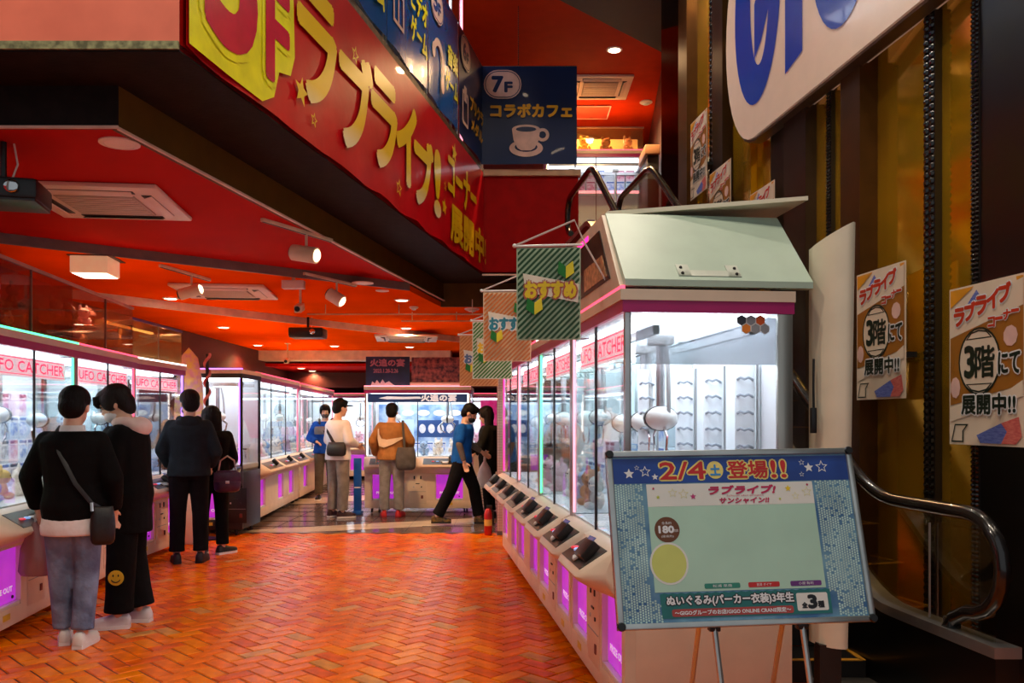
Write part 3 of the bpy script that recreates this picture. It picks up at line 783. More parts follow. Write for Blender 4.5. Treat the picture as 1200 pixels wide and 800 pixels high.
# inside R1: white display racks with rows of grey hooks, a clear pelmet with hexagon stickers, wide post
PELMET = GLASS('smoky_pelmet', (226, 228, 232), .10, haze=.35, hazecol=(226, 228, 232))
pv = MB().box(xe - .035, xe - .030, .06, RD - .05, 1.72, 1.94).build('clear_pelmet', PELMET, R1, smooth=False)
TM = [M('hex_dark', (62, 70, 84), .4), M('hex_grey', (150, 156, 164), .4), M('hex_orange', (226, 96, 30), .4), M('hex_amber', (240, 140, 50), .4)]
# stickers are on the outside of the end pane, read from the camera
def endpt(y, z, lift=.003): return (xe - .008 + lift, y, z)
for (y, z, k) in ((.555, 1.925, 0), (.60, 1.925, 1), (.645, 1.925, 2), (.577, 1.886, 3), (.622, 1.886, 1), (.667, 1.886, 1)):
    pts = [endpt(y + .023 * math.sin(i * PI / 3), z + .023 * math.cos(i * PI / 3)) for i in range(6)]
    pts2 = [endpt(y + .026 * math.sin(i * PI / 3), z + .026 * math.cos(i * PI / 3), .002) for i in range(6)]
    h = link('hexagon_sticker', _flat(MB().poly(pts2), 'hexagon_sticker', WHITEP), R1)
    link('sticker_print', _flat(MB().poly(pts), 'sticker_print', TM[k]), h)
MB().box(xe - .022, xe + .006, RD - .075, RD - .0, .80, 1.955, .006).build('wide_post', ALU, R1)
RACK = M('white_rack', (240, 244, 248), .35, noise=.02)
HOOKM = M('grey_hook', (150, 158, 168), .4)
hook = MB().tube([(0, 0, 0), (.012, -.025, .008), (.03, -.04, .0), (.048, -.04, .008), (.066, -.025, .0), (.075, 0, -.004)], .007, 6).mesh('hook', HOOKM)
def w1(v): return (Matrix.Translation(R1.location) @ Matrix.Rotation(rrz, 4, 'Z')) @ Vector(v)
rk = 0
for (x, y, lab) in ((1.02, .70, 'right'), (.78, .62, 'middle'), (.55, .54, 'left'), (.42, .36, 'far')):
    r = thing('hook_rack', 'white hook rack inside the nearest right machine, %s one of four' % ('rear left' if lab == 'far' else lab + 'most' if lab != 'middle' else 'second from right'), 'rack', w1((x, y, .886)), rrz + PI / 2 - .25, 'hook racks inside the nearest right machine')
    MB().box(-.05, .05, 0, .012, 0, .86, .003).build('board', RACK, r)
    MB().box(.055, .065, -.01, .02, 0, .86).build('side_rail', GREYPL, r, smooth=False)
    for i in range(9):
        h = link('hook', hook, r, (-.037, -.002, .10 + i * .085))
for i, (x, y, rz, s, k) in enumerate(((1.16, .40, .3, 1.35, 0), (1.10, .56, -.2, 1.2, 5), (.95, .48, .2, 1.35, 0), (.8, .3, .1, 1.2, 3), (1.2, .22, .4, .9, 0), (.62, .26, .2, 1.1, 5))):
    prize_box(k, w1((x, y, .886)), rrz + PI / 2 + rz, s, 'silvery prize carton in the nearest right machine, %s' % ('frontmost by the glazed end', 'beside the rack near the glazed end', 'just behind the frontmost', 'fourth from the glazed end', 'smallest one by the aisle corner', 'farthest from the glazed end')[i], 'cartons in the nearest right machine')
pc = thing('price_card', 'pale green striped card standing inside the glazed end of nearest right machine', 'card', w1((1.27, .57, .886)), rrz + PI / 2)
MB().rbox((0, 0, .10), (.19, .006, .2), (-.15, 0, 0)).build('card', M('pale_green_stripe_card', (206, 232, 200), .5, col2=(170, 210, 160), nscale=30, stretch=(1, 1, 1)), pc, smooth=False)
for s in (-.05, .06):
    MB().prism([(s, .02), (s + .022, .03), (s + .02, .09), (s, .075)], -.012, -.009, 'y').build('leaf_mark', M('leaf_green', (60, 170, 60), .5), pc, smooth=False)
    MB().prism([(s + .022, .03), (s + .042, .02), (s + .044, .075), (s + .02, .09)], -.012, -.009, 'y').build('leaf_mark', M('leaf_yellow', (236, 226, 60), .5), pc, smooth=False)

# ================================================================ poster stand in front of the machine
STF = M('silver_snap_frame', (196, 200, 198), .28, .8)
u = Vector((.87, .085, 0)).normalized()
st = thing('poster_stand', 'silver framed poster stand announcing a launch date before the nearest right machine', 'poster stand', (.828, 3.0, 0), math.atan2(.085, .87))
lean = math.atan2(.17, .60)
bd = group_root('poster_board'); bd.parent = st; bd.location = (-.0, -.01, .742); bd.rotation_euler = (-lean, -.012, 0)
BW2, BH = .466, .635
MB().box(-BW2, BW2, .004, .016, 0, BH).build('backing', M('board_backing', (90, 88, 86), .6), bd, smooth=False)
fw = .022
for nm, a in (('frame_rail', (-BW2, BW2, 0, fw)), ('frame_rail', (-BW2, BW2, BH - fw, BH)), ('frame_stile', (-BW2, -BW2 + fw, fw, BH - fw)), ('frame_stile', (BW2 - fw, BW2, fw, BH - fw))):
    MB().box(a[0], a[1], -.012, .018, a[2], a[3], .005).build(nm, STF, bd)
for x in (-BW2 + .012, BW2 - .012):
    for z in (.012, BH - .012):
        MB().lathe([(.014, -.002), (.016, .004), (.013, .012)], (x, -.008, z), 12, 'y').build('corner_cap', BLACKPL, bd)
x0, x1, z0, z1 = -BW2 + fw, BW2 - fw, fw, BH - fw
VIN = dict(rough=.25, coat=.3)
flat(bd, 'blue_mosaic_print', rect(x0, x1, z0, z1), M('blue_mosaic_print', (120, 170, 196), .3, col2=(52, 104, 156), nscale=7, coat=.3), -.001)
hx = MB(); hr = random.Random(3)
for i in range(95):
    for j in range(64):
        x = x0 + .006 + i * .0094; z = z0 + .004 + j * .0088 + (.0044 if i % 2 else 0)
        if z > z1 - .10 or (-.335 < x < .305 and z > .10) or (-.30 < x < .34 and z < .11): continue
        if hr.random() < .12 or x > x1 - .006: continue
        hx.poly([(x + .0042 * math.cos(k * PI / 3), -.0014, z + .0042 * math.sin(k * PI / 3)) for k in range(6)])
o = link('hexagon_pattern', _flat(hx, 'hexagon_pattern', M('pale_aqua_ink', (186, 218, 214), .3, noise=.2, nscale=10)), bd); o['kind'] = 'stuff'
BLUEH = M('poster_blue_band', (26, 74, 170), .28, col2=(14, 56, 140), nscale=5, coat=.3)
flat(bd, 'blue_band', rect(x0, x1, z1 - .098, z1 - .006), BLUEH, -.0016)
REDI = M('red_ink', (200, 40, 40), .35); YELI = M('pale_yellow_ink', (246, 226, 130), .35); NAVI = M('navy_ink', (30, 60, 150), .35); BLKI = M('black_ink', (20, 20, 24), .4)
za, zb_ = z1 - .085, z1 - .022
for s, a, b in (('2/4', -.27, -.10), ('登場', -.015, .135), ('!!', .15, .205)):
    text(bd, s, a, b, za, zb_, YELI, y=-.0022, bold=.0075, name='lettering_outline')
    text(bd, s, a, b, za, zb_, REDI, y=-.003, bold=.0018)
flat(bd, 'date_disc', ell(-.063, z1 - .053, .031, .033), YELI, -.0024)
text(bd, '土', -.081, -.045, z1 - .072, z1 - .034, M('sky_blue_ink', (60, 150, 220), .35), y=-.0032, bold=.002)
for x, z, r, solid in ((-.385, z1 - .062, .02, 1), (-.355, z1 - .04, .010, 0), (-.325, z1 - .055, .022, 0), (-.29, z1 - .075, .013, 1), (.265, z1 - .075, .010, 0), (.295, z1 - .05, .019, 1), (.27, z1 - .03, .012, 0), (.345, z1 - .048, .025, 0)):
    if solid: flat(bd, 'star', star(x, z, r), WPRINT, -.0024)
    else: ring(bd, 'star', star(x, z, r), star(x, z, r * .72), WPRINT, -.0024)
px0, px1 = -.325, .300
flat(bd, 'white_panel', rect(px0, px1, z1 - .185, z1 - .102), M('white_poster_paper', (236, 238, 232), .35, noise=.02), -.002)
flat(bd, 'mint_panel', rect(px0, px1, .125, z1 - .184), M('mint_poster_paper', (186, 226, 206), .35, noise=.04, nscale=5), -.002)
CRI = M('crimson_ink', (196, 40, 90), .35)
text(bd, 'ラブライブ!', -.10, .15, z1 - .143, z1 - .113, CRI, y=-.003, bold=.0022, skew=.35)
text(bd, 'サンシャイン!!', -.06, .125, z1 - .178, z1 - .158, CRI, y=-.003, bold=.0014, skew=.2)
text(bd, 'School idol project', -.03, .11, z1 - .154, z1 - .146, CRI, y=-.003)
for x, z, r, m in ((-.30, z1 - .118, .006, CRI), (-.155, z1 - .15, .012, M('magenta_ink', (206, 60, 130), .35)), (-.285, z1 - .15, .008, M('lime_ink', (190, 200, 60), .35)), (.205, z1 - .127, .013, M('yellow_ink', (240, 210, 40), .35)), (.28, z1 - .114, .006, CRI), (.17, z1 - .165, .006, M('lime_ink', (190, 200, 60), .35))):
    flat(bd, 'star', star(x, z, r), m, -.003)
for x, z, r in ((-.23, z1 - .135, .018), (-.19, z1 - .14, .02), (.23, z1 - .155, .015), (.275, z1 - .14, .02)):
    ring(bd, 'star', star(x, z, r), star(x, z, r * .82), M('lemon_ink', (232, 226, 150), .4), -.003)
BRI = M('brown_ink', (110, 64, 32), .4)
flat(bd, 'size_disc', ell(-.262, .345, .046, .046), BRI, -.0026)
text(bd, '180', -.292, -.238, .334, .358, WPRINT, y=-.0032, bold=.002); text(bd, 'mm', -.236, -.222, .336, .345, WPRINT, y=-.0032)
text(bd, '全長約', -.28, -.245, .364, .374, WPRINT, y=-.0032); text(bd, '(座高約)', -.285, -.24, .316, .326, WPRINT, y=-.0032)
flat(bd, 'round_inset', ell(-.265, .225, .070, .075), M('white_poster_paper', (236, 238, 232), .35), -.0026)
flat(bd, 'round_inset_print', ell(-.265, .225, .063, .068), M('pale_lime_ink', (214, 222, 120), .35, noise=.06), -.003)
for a, b, m, s in ((-.145, -.015, M('teal_ink', (50, 140, 120), .35), '松浦 果南'), (.015, .13, REDI, '黒澤 ダイヤ'), (.17, .285, M('violet_ink', (110, 50, 130), .35), '小原 鞠莉')):
    flat(bd, 'name_bar', rrect(a, b, .133, .151, .005), m, -.0028)
    text(bd, s, a + .03, b - .03, .137, .147, WPRINT, y=-.0034)
TEAL = M('teal_band_ink', (36, 116, 116), .35)
wave = [(px0 + .02, .035)] + [(px1 + .012, .035)] + [(px1 + .012 - (px1 - px0 - .005) * i / 40, .118 + .004 * (i % 2)) for i in range(41)]
flat(bd, 'teal_band', wave, TEAL, -.0024)
text(bd, 'ぬいぐるみ(パーカー衣装)3年生', -.285, .175, .074, .112, BLKI, y=-.003, bold=.005, name='lettering_outline')
text(bd, 'ぬいぐるみ(パーカー衣装)3年生', -.285, .175, .074, .112, WPRINT, y=-.0036, bold=.0014)
flat(bd, 'red_strip', rrect(-.27, .17, .040, .066, .008), M('brick_red_ink', (180, 70, 66), .35), -.003)
text(bd, '〜GIGOグループのお店/GIGO ONLINE CRANE限定〜', -.26, .16, .045, .061, WPRINT, y=-.0036, bold=.0006)
flat(bd, 'count_card', rrect(.185, .30, .046, .108, .006), M('white_poster_paper', (236, 238, 232), .35), -.003)
text(bd, '全', .203, .222, .056, .075, BLKI, y=-.0036, bold=.0014); text(bd, '3', .228, .256, .056, .098, BLKI, y=-.0036, bold=.004); text(bd, '種', .262, .284, .056, .078, BLKI, y=-.0036, bold=.0014)
MB().tube([(-.12, .0, .742), (-.07, -.13, 0)], .011, 8).build('front_leg', STF, st)
MB().tube([(.20, .0, .742), (.25, -.13, 0)], .011, 8).build('front_leg', STF, st)
MB().tube([(-.12, .10, .90), (-.12, .42, 0)], .010, 8).build('rear_leg', STF, st)
MB().tube([(.20, .10, .90), (.20, .42, 0)], .010, 8).build('rear_leg', STF, st)
for x in (-.12, .20): MB().box(x - .02, x + .02, -.012, .02, .725, .75, .004).build('leg_clamp', BLACKPL, st)

# ================================================================ striped flags hanging out over the aisle
def flag(i, label, dist, w, h, ztop, off, colA, colB, textcol, outl, tilt):
    c = Vector((.516, 3.88)) + ru * dist
    f = thing('hanging_flag', label, 'flag', (c.x - off, c.y, ztop), tilt, 'striped flags over the right row')
    A = M('flag_dark_%s' % str(colA), colA, .6); B = M('flag_pale_%s' % str(colB), colB, .6)
    # cloth: slightly waved sheet
    nx, nz = 10, 8
    vs = []; fs = []
    for k in range(nz + 1):
        for j in range(nx + 1):
            x = -w / 2 + w * j / nx; z = -h * k / nz
            vs.append((x, .004 * math.sin(j * .9) * k / nz, z))
    for k in range(nz):
        for j in range(nx):
            a = k * (nx + 1) + j; fs.append((a, a + 1, a + nx + 2, a + nx + 1))
    cl = MB().add(vs, fs).build('cloth', B, f)
    # diagonal printed stripes, clipped to the cloth
    sm = MB(); sp_ = .030 * w / .31; sw = sp_ * .52; k = -w / 2 - h
    def clip(poly):
        def cut(p, ins, ix):
            out = []
            for q in range(len(p)):
                a, b = p[q], p[(q + 1) % len(p)]
                if ins(a): out.append(a)
                if ins(a) != ins(b): out.append(ix(a, b))
            return out
        def lx(X): return lambda a, b: (X, a[1] + (b[1] - a[1]) * (X - a[0]) / (b[0] - a[0]))
        def lz(Z): return lambda a, b: (a[0] + (b[0] - a[0]) * (Z - a[1]) / (b[1] - a[1]), Z)
        for ins, ix in ((lambda q: q[0] >= -w / 2 + .006, lx(-w / 2 + .006)), (lambda q: q[0] <= w / 2 - .006, lx(w / 2 - .006)), (lambda q: q[1] <= -.006, lz(-.006)), (lambda q: q[1] >= -h + .006, lz(-h + .006))):
            poly = cut(poly, ins, ix)
            if len(poly) < 3: return []
        return poly
    while k < w / 2:
        p = clip([(k, -h), (k + sw, -h), (k + sw + h, 0), (k + h, 0)])
        if p: sm.poly([(q[0], -.0065, q[1]) for q in p])
        k += sp_
    link('stripes', _flat(sm, 'stripes', A), f)
    # label ribbon, word, leaf marks
    flat(f, 'ribbon', [(-w * .40, -h * .28), (w * .48, -h * .40), (w * .46, -h * .60), (-w * .36, -h * .48)], M('ribbon_pale', (226, 220, 200), .5), -.008)
    text(f, 'おすすめ', -w * .36, w * .42, -h * .545, -h * .375, M('flag_outline_%d' % i, outl, .5), y=-.009, bold=.013 * w / .31, name='lettering_outline')
    text(f, 'おすすめ', -w * .36, w * .42, -h * .545, -h * .375, M('flag_ink_%d' % i, textcol, .5), y=-.010, bold=.005 * w / .31)
    for (cx, cz) in ((-.22, -.64), (.27, -.25)):
        for sg, m in ((-1, M('leaf_green2', (20, 120, 40), .5)), (1, M('leaf_yellow2', (226, 214, 40), .5))):
            flat(f, 'leaf_mark', [(w * cx, -h * (-cz) - h * .09), (w * (cx + .13 * sg), h * cz - h * .03), (w * (cx + .11 * sg), h * cz + h * .10), (w * cx, h * cz + h * .04)], m, -.0105)
    # rods
    arm = off - .01
    MB().tube([(-w / 2 - .01, 0, .008), (w / 2 + .01, 0, .012)], .006, 6).build('top_rod', WHITEP, f)
    MB().tube([(-w / 2 - .01, 0, .01), (w / 2 - .03, .01, .135), (w / 2 + .02, .01, .02), (off + .0, -.0, -.20)], .005, 6).build('bracket_wire', M('flag_wire', (210, 190, 180), .4, .3), f)
    MB().ball((-w / 2 - .01, 0, .01), .011, 8, 6).build('end_knob', WHITEP, f)
    return f
flag(0, 'green striped flag nearest the viewer over the right row, yellow lettering', .32, .315, .455, 2.31, .30, (12, 70, 34), (176, 200, 168), (226, 200, 30), (176, 92, 70), -.06)
flag(1, 'orange striped flag with blue lettering, second over the right row', 1.75, .315, .455, 2.30, .35, (196, 112, 40), (232, 206, 170), (40, 130, 150), (226, 230, 226), .0)
flag(2, 'bright green and white striped flag, third over the right row', 2.95, .315, .455, 2.24, .34, (70, 130, 40), (236, 240, 224), (240, 190, 30), (236, 236, 210), .0)
flag(3, 'orange flag furthest down the right row, mostly behind the third', 4.1, .36, .47, 2.24, .36, (206, 130, 70), (226, 170, 110), (80, 110, 150), (226, 220, 210), .0)

# ================================================================ red banner on the balcony side
bu = Vector((1.294, 6.73)).normalized(); brz = rz_of(bu.x, bu.y)
bo = Vector((-1.68, 4.31)) + Vector((bu.y, -bu.x)) * .02
ban = thing('vinyl_banner', 'long red vinyl banner with yellow lettering along the balcony edge', 'banner', (bo.x, bo.y, 0), brz)
REDV = M('red_vinyl', (190, 8, 24), .34, noise=.12, nscale=2, bump=.35, bscale=2.2, coat=.1, spec=.25)
bl2 = (Vector((-.386, 11.04)) - Vector((-1.68, 4.31))).length
nx = 40
vs = [];
for k, zz in enumerate((3.36, 3.7, 4.1, 4.63)):
    for j in range(nx + 1):
        s = .02 + (bl2 - .05) * j / nx
        vs.append((s, -.006 + .010 * math.sin(j * 1.3) * (1 if k == 0 else .0), zz - (.03 * abs(math.sin(j * .55)) if k == 0 else 0)))
fs = [(k * (nx + 1) + j, k * (nx + 1) + j + 1, (k + 1) * (nx + 1) + j + 1, (k + 1) * (nx + 1) + j) for k in range(3) for j in range(nx)]
MB().add(vs, fs).build('sheet', REDV, ban)
YV = M('yellow_vinyl_ink', (236, 196, 20), .28, coat=.3); LEMV = M('lemon_vinyl_ink', (236, 232, 20), .28, coat=.3); CRV = M('cream_vinyl_ink', (240, 214, 150), .28, coat=.3); MGV = M('magenta_vinyl_ink', (196, 10, 60), .25, coat=.3)
YGR = M('yellow_to_cream_vinyl_ink', (236, 196, 20), .28, coat=.2)     # the print itself fades to cream at the foot of the big letters
_nt = YGR.node_tree; _tc = _nt.nodes.new('ShaderNodeTexCoord'); _sx = _nt.nodes.new('ShaderNodeSeparateXYZ'); _mr = _nt.nodes.new('ShaderNodeMapRange')
_mr.inputs['From Min'].default_value = 3.56; _mr.inputs['From Max'].default_value = 3.74; _cr = _nt.nodes.new('ShaderNodeValToRGB')
_cr.color_ramp.elements[0].color = lin((240, 222, 176)); _cr.color_ramp.elements[1].color = lin((236, 196, 20))
_nt.links.new(_tc.outputs['Object'], _sx.inputs[0]); _nt.links.new(_sx.outputs['Z'], _mr.inputs['Value']); _nt.links.new(_mr.outputs[0], _cr.inputs[0]); _nt.links.new(_cr.outputs[0], _nt.nodes['Principled BSDF'].inputs['Base Color'])
def ds(px): return (2.5075 / (.192 - (px - 600) / 1000.0) - 4.31) / bu.y     # banner length coordinate of a point that shows at this column
# '3F' badge: lemon backing, magenta figures
back = []
flat(ban, 'lemon_backing', [(.02, 3.37), (.42, 3.36), (.80, 3.36), (.95, 3.44), (1.02, 3.62), (1.18, 3.66), (1.24, 3.80), (1.20, 4.62), (.02, 4.62)], LEMV, -.022)
text(ban, '3', .19, .69, 3.53, 4.58, LEMV, y=-.026, bold=.085, name='lettering_outline')
text(ban, '3', .19, .69, 3.53, 4.58, MGV, y=-.030, bold=.038)
text(ban, 'F', .85, 1.13, 3.54, 4.14, LEMV, y=-.026, bold=.06, name='lettering_outline')
text(ban, 'F', .85, 1.13, 3.54, 4.14, MGV, y=-.030, bold=.022)
YO = -.034
for ch, a, b, za, zc in (('ラ', 341, 388, 3.60, 4.42), ('ブ', 391, 431, 3.50, 4.32), ('ラ', 429, 460, 3.56, 4.36), ('イ', 459, 483, 3.60, 4.38), ('ブ', 480, 503, 3.52, 4.22), ('!', 504, 512, 3.55, 4.24)):
    text(ban, ch, ds(a) + .03, ds(b) - .03, za + .03, zc - .03, YGR, y=-.024, bold=.036)
for ch, a, b, za, zc in (('コーナー', 521, 554, 3.92, 4.36), ('展開中!', 524, 566, 3.44, 3.84)):
    text(ban, ch, ds(a), ds(b), za, zc, YV, y=-.024, bold=.02)
for px, z, r, solid in ((346, 3.62, .10, 1), (361, 3.50, .055, 0), (410, 4.26, .075, 0), (462, 3.52, .085, 0), (516, 3.72, .10, 1), (517, 3.95, .06, 0), (528, 4.42, .12, 1), (572, 3.40, .07, 0)):
    cx = ds(px)
    if solid: flat(ban, 'star', star(cx, z, r, rot=.15), YV, -.024)
    else: ring(ban, 'star', star(cx, z, r, rot=.15), star(cx, z, r * .62, rot=.15), YV, -.024)

# ================================================================ blue floor-guide banners above the parapet
BLUV = M('blue_vinyl', (10, 84, 160), .25, noise=.10, nscale=2, bump=.25, bscale=2.5, coat=.4)
DBLUV = M('deep_blue_vinyl', (6, 34, 86), .3, noise=.08, nscale=2, bump=.2, bscale=2, coat=.3)
PKI = M('pale_pink_ink', (226, 190, 178), .35); YBI = M('amber_yellow_ink', (232, 176, 20), .35); LMI = M('vivid_yellow_ink', (236, 226, 30), .35)
def guide(x0, x1, mat, label, no, words, icon, parent_o=None, rz=None, z0=4.72, z1=5.97, group='floor guide banners'):
    if parent_o is None:
        g = thing('guide_banner', label, 'banner', (bo.x + bu.x * x0, bo.y + bu.y * x0, z0), brz, group)
    else: g = thing('guide_banner', label, 'banner', parent_o, rz, group)
    w = x1 - x0; h = z1 - z0
    n = 12; vs = []
    for k in (0, 1, 2):
        for j in range(n + 1):
            vs.append((w * j / n, -.012 + .012 * math.sin(j * .7 + x0) * (1 - k / 2), h * k / 2))
    fs = [(k * (n + 1) + j, k * (n + 1) + j + 1, (k + 1) * (n + 1) + j + 1, (k + 1) * (n + 1) + j) for k in range(2) for j in range(n)]
    MB().add(vs, fs).build('sheet', mat, g)
    MB().tube([(0, 0, h), (w, 0, h)], .012, 8).build('top_rod', ALU, g)
    for x in (.02, w - .02): MB().tube([(x, .01, -.04), (x, .01, h)], .01, 6).build('side_rod', ALU, g)
    ovx = (.04 * w / 1.22, .51 * w / 1.22)
    flat(g, 'floor_badge', rrect(.04, .52, h - .42, h - .05, .18), PKI, -.028)
    ring(g, 'badge_rule', rrect(.055, .505, h - .405, h - .065, .165), rrect(.065, .495, h - .395, h - .075, .155), mat, -.030)
    text(g, no[0], .15, .28, h - .33, h - .14, mat, y=-.032, bold=.012); text(g, no[1], .31, .40, h - .33, h - .21, mat, y=-.032, bold=.009)
    for s, a, b, za, zc, m in words: text(g, s, a, b, za, zc, m, y=-.03, bold=.010)
    icon(g)
    return g
def icon_cup(g):
    ring(g, 'saucer', ell(.58, .20, .215, .11), ell(.58, .215, .145, .062), PKI, -.028)
    flat(g, 'cup', [(.40, .44), (.42, .30), (.47, .20), (.52, .17), (.64, .17), (.69, .20), (.74, .30), (.76, .44)] + ell(.58, .44, .18, .06, 14, 0, PI)[1:-1], PKI, -.031)
    flat(g, 'coffee', ell(.58, .44, .13, .032), DBLUV, -.034)
    ring(g, 'cup_handle', ell(.79, .37, .085, .085), ell(.79, .37, .045, .045), PKI, -.030)
def icon_cab(g):
    ring(g, 'cabinet_icon', rect(.12, .42, .22, .95), rect(.155, .385, .255, .90), PKI, -.028); flat(g, 'cabinet_icon', rect(.16, .38, .5, .53), PKI, -.028); flat(g, 'cabinet_icon', rect(.25, .28, .26, .5), PKI, -.028)
    flat(g, 'cabinet_icon', rect(.18, .36, .55, .88), PKI, -.0285)
def icon_phone(g):
    o_ = ell(.34, .42, .22, .26, 20, -.6, PI * .9); i_ = ell(.34, .42, .15, .18, 20, -.6, PI * .9)
    n = len(o_); vs = [(p[0], -.028, p[1]) for p in o_] + [(p[0], -.028, p[1]) for p in i_]
    link('headset_icon', _flat(MB().add(vs, [(i, i + 1, i + 1 + n, i + n) for i in range(n - 1)]), 'headset_icon', PKI), g)
    flat(g, 'headset_icon', ell(.16, .5, .06, .08), PKI, -.029); flat(g, 'headset_icon', ell(.5, .26, .06, .09), PKI, -.029)
def icon_card(g):
    ring(g, 'card_icon', rrect(.12, .40, .16, .56, .04), rrect(.16, .36, .20, .52, .03), PKI, -.028); flat(g, 'card_icon', rect(.20, .32, .44, .62), PKI, -.0285)
def sx(d): return (d - 4.31) / bu.y
guide(sx(6.1), sx(7.28), BLUV, 'blue guide banner nearest the viewer above the red banner', '4F', [('ゲーム', .55, 1.12, .16, .52, LMI)], icon_cab)
guide(sx(7.32), sx(8.48), BLUV, 'blue guide banner with a white cabinet icon, second above the red banner', '5F', [('ビデオ', .62, 1.14, .58, .82, LMI), ('ゲーム', .62, 1.14, .28, .52, LMI)], icon_cab)
guide(sx(8.52), sx(9.68), BLUV, 'blue guide banner with a white headset icon, third above the red banner', '5F', [('音楽', .70, 1.12, .58, .80, LMI), ('ゲーム', .62, 1.12, .28, .50, LMI)], icon_phone)
guide(sx(9.72), sx(10.95), DBLUV, 'dark blue guide banner in the corner before the cup banner', '6F', [('プリクラ', .5, 1.18, .45, .62, YBI), ('メダル', .55, 1.15, .22, .38, YBI)], icon_card)
guide(0, 1.23, DBLUV, 'dark blue guide banner with a coffee cup, facing the viewer', '7F', [('コラボカフェ', .13, 1.16, .60, .76, YBI)], icon_cup, (-.40, 10.93, 4.72), 0.0)

# ================================================================ big white capsule sign on the right wall
sg = thing('capsule_sign', 'large white capsule sign with blue lettering high on the right wall', 'sign', (0, 0, 0), wrz)
so = Vector((2.90 - .12 * 7.82, 7.82)); sg.location = (so.x, so.y, 3.84)
def capsule(L, H, n=18):
    r = H / 2; q = .62
    return [(q + q * math.cos(PI / 2 + PI * i / n), r + r * math.sin(PI / 2 + PI * i / n)) for i in range(n + 1)] + [(L - q + q * math.cos(-PI / 2 + PI * i / n), r + r * math.sin(-PI / 2 + PI * i / n)) for i in range(n + 1)]
SGW = M('sign_white_acrylic', (242, 218, 200), .25, noise=.02, coat=.2, emit=(255, 226, 204), estr=.06)
SGB = M('sign_blue_vinyl', (20, 70, 190), .25, noise=.03, coat=.4, emit=(20, 70, 190), estr=.05)
MB().prism(capsule(5.2, 2.0), -.0, .16, 'y').build('sign_face', SGW, sg, smooth=False)
cp = capsule(5.2, 2.0); cp_in = [(x * .994 + .015, .012 + z * .988) for x, z in cp]
MB().prism(capsule(5.24, 2.04), .02, .12, 'y').build('sign_rim', M('sign_rim_metal', (120, 100, 84), .35, .7), sg, loc=(-.02, 0, -.02))
def bandpoly(outer, inner):
    n = len(outer); return [(p[0], p[1]) for p in outer], inner
# blue letters: round G with a barbed bar, slanted stroke, round letter, ring
def letter_g(cx):
    o_ = ell(cx, 1.12, .47, .86, 36, .35 * PI, 2.0 * PI); i_ = ell(cx + .06, 1.16, .19, .60, 36, .35 * PI, 2.0 * PI)
    n = len(o_)
    link('letter', _flat(MB().add([(p[0], -.006, p[1]) for p in o_] + [(p[0], -.006, p[1]) for p in i_], [(i, i + 1, i + 1 + n, i + n) for i in range(n - 1)]), 'letter', SGB), sg)
    flat(sg, 'letter', [(cx - .04, 1.10), (cx - .04, .64), (cx + .10, .74), (cx + .25, .95), (cx + .47, 1.0), (cx + .47, 1.35), (cx + .18, 1.35)], SGB, -.007)
letter_g(.70)
flat(sg, 'letter', [(1.25, .28), (1.54, .34), (1.54, 1.40), (1.25, 1.40)], SGB, -.006)
flat(sg, 'letter', ell(1.395, 1.66, .15, .15), SGB, -.006)
letter_g(2.12)
ring(sg, 'letter', ell(3.25, 1.12, .52, .86), ell(3.25, 1.12, .24, .56), SGB, -.006)
for s in (1.0, 3.2): MB().box(s, s + .1, .12, .2, .8, 1.2).build('bracket', DARKMET, sg, smooth=False)

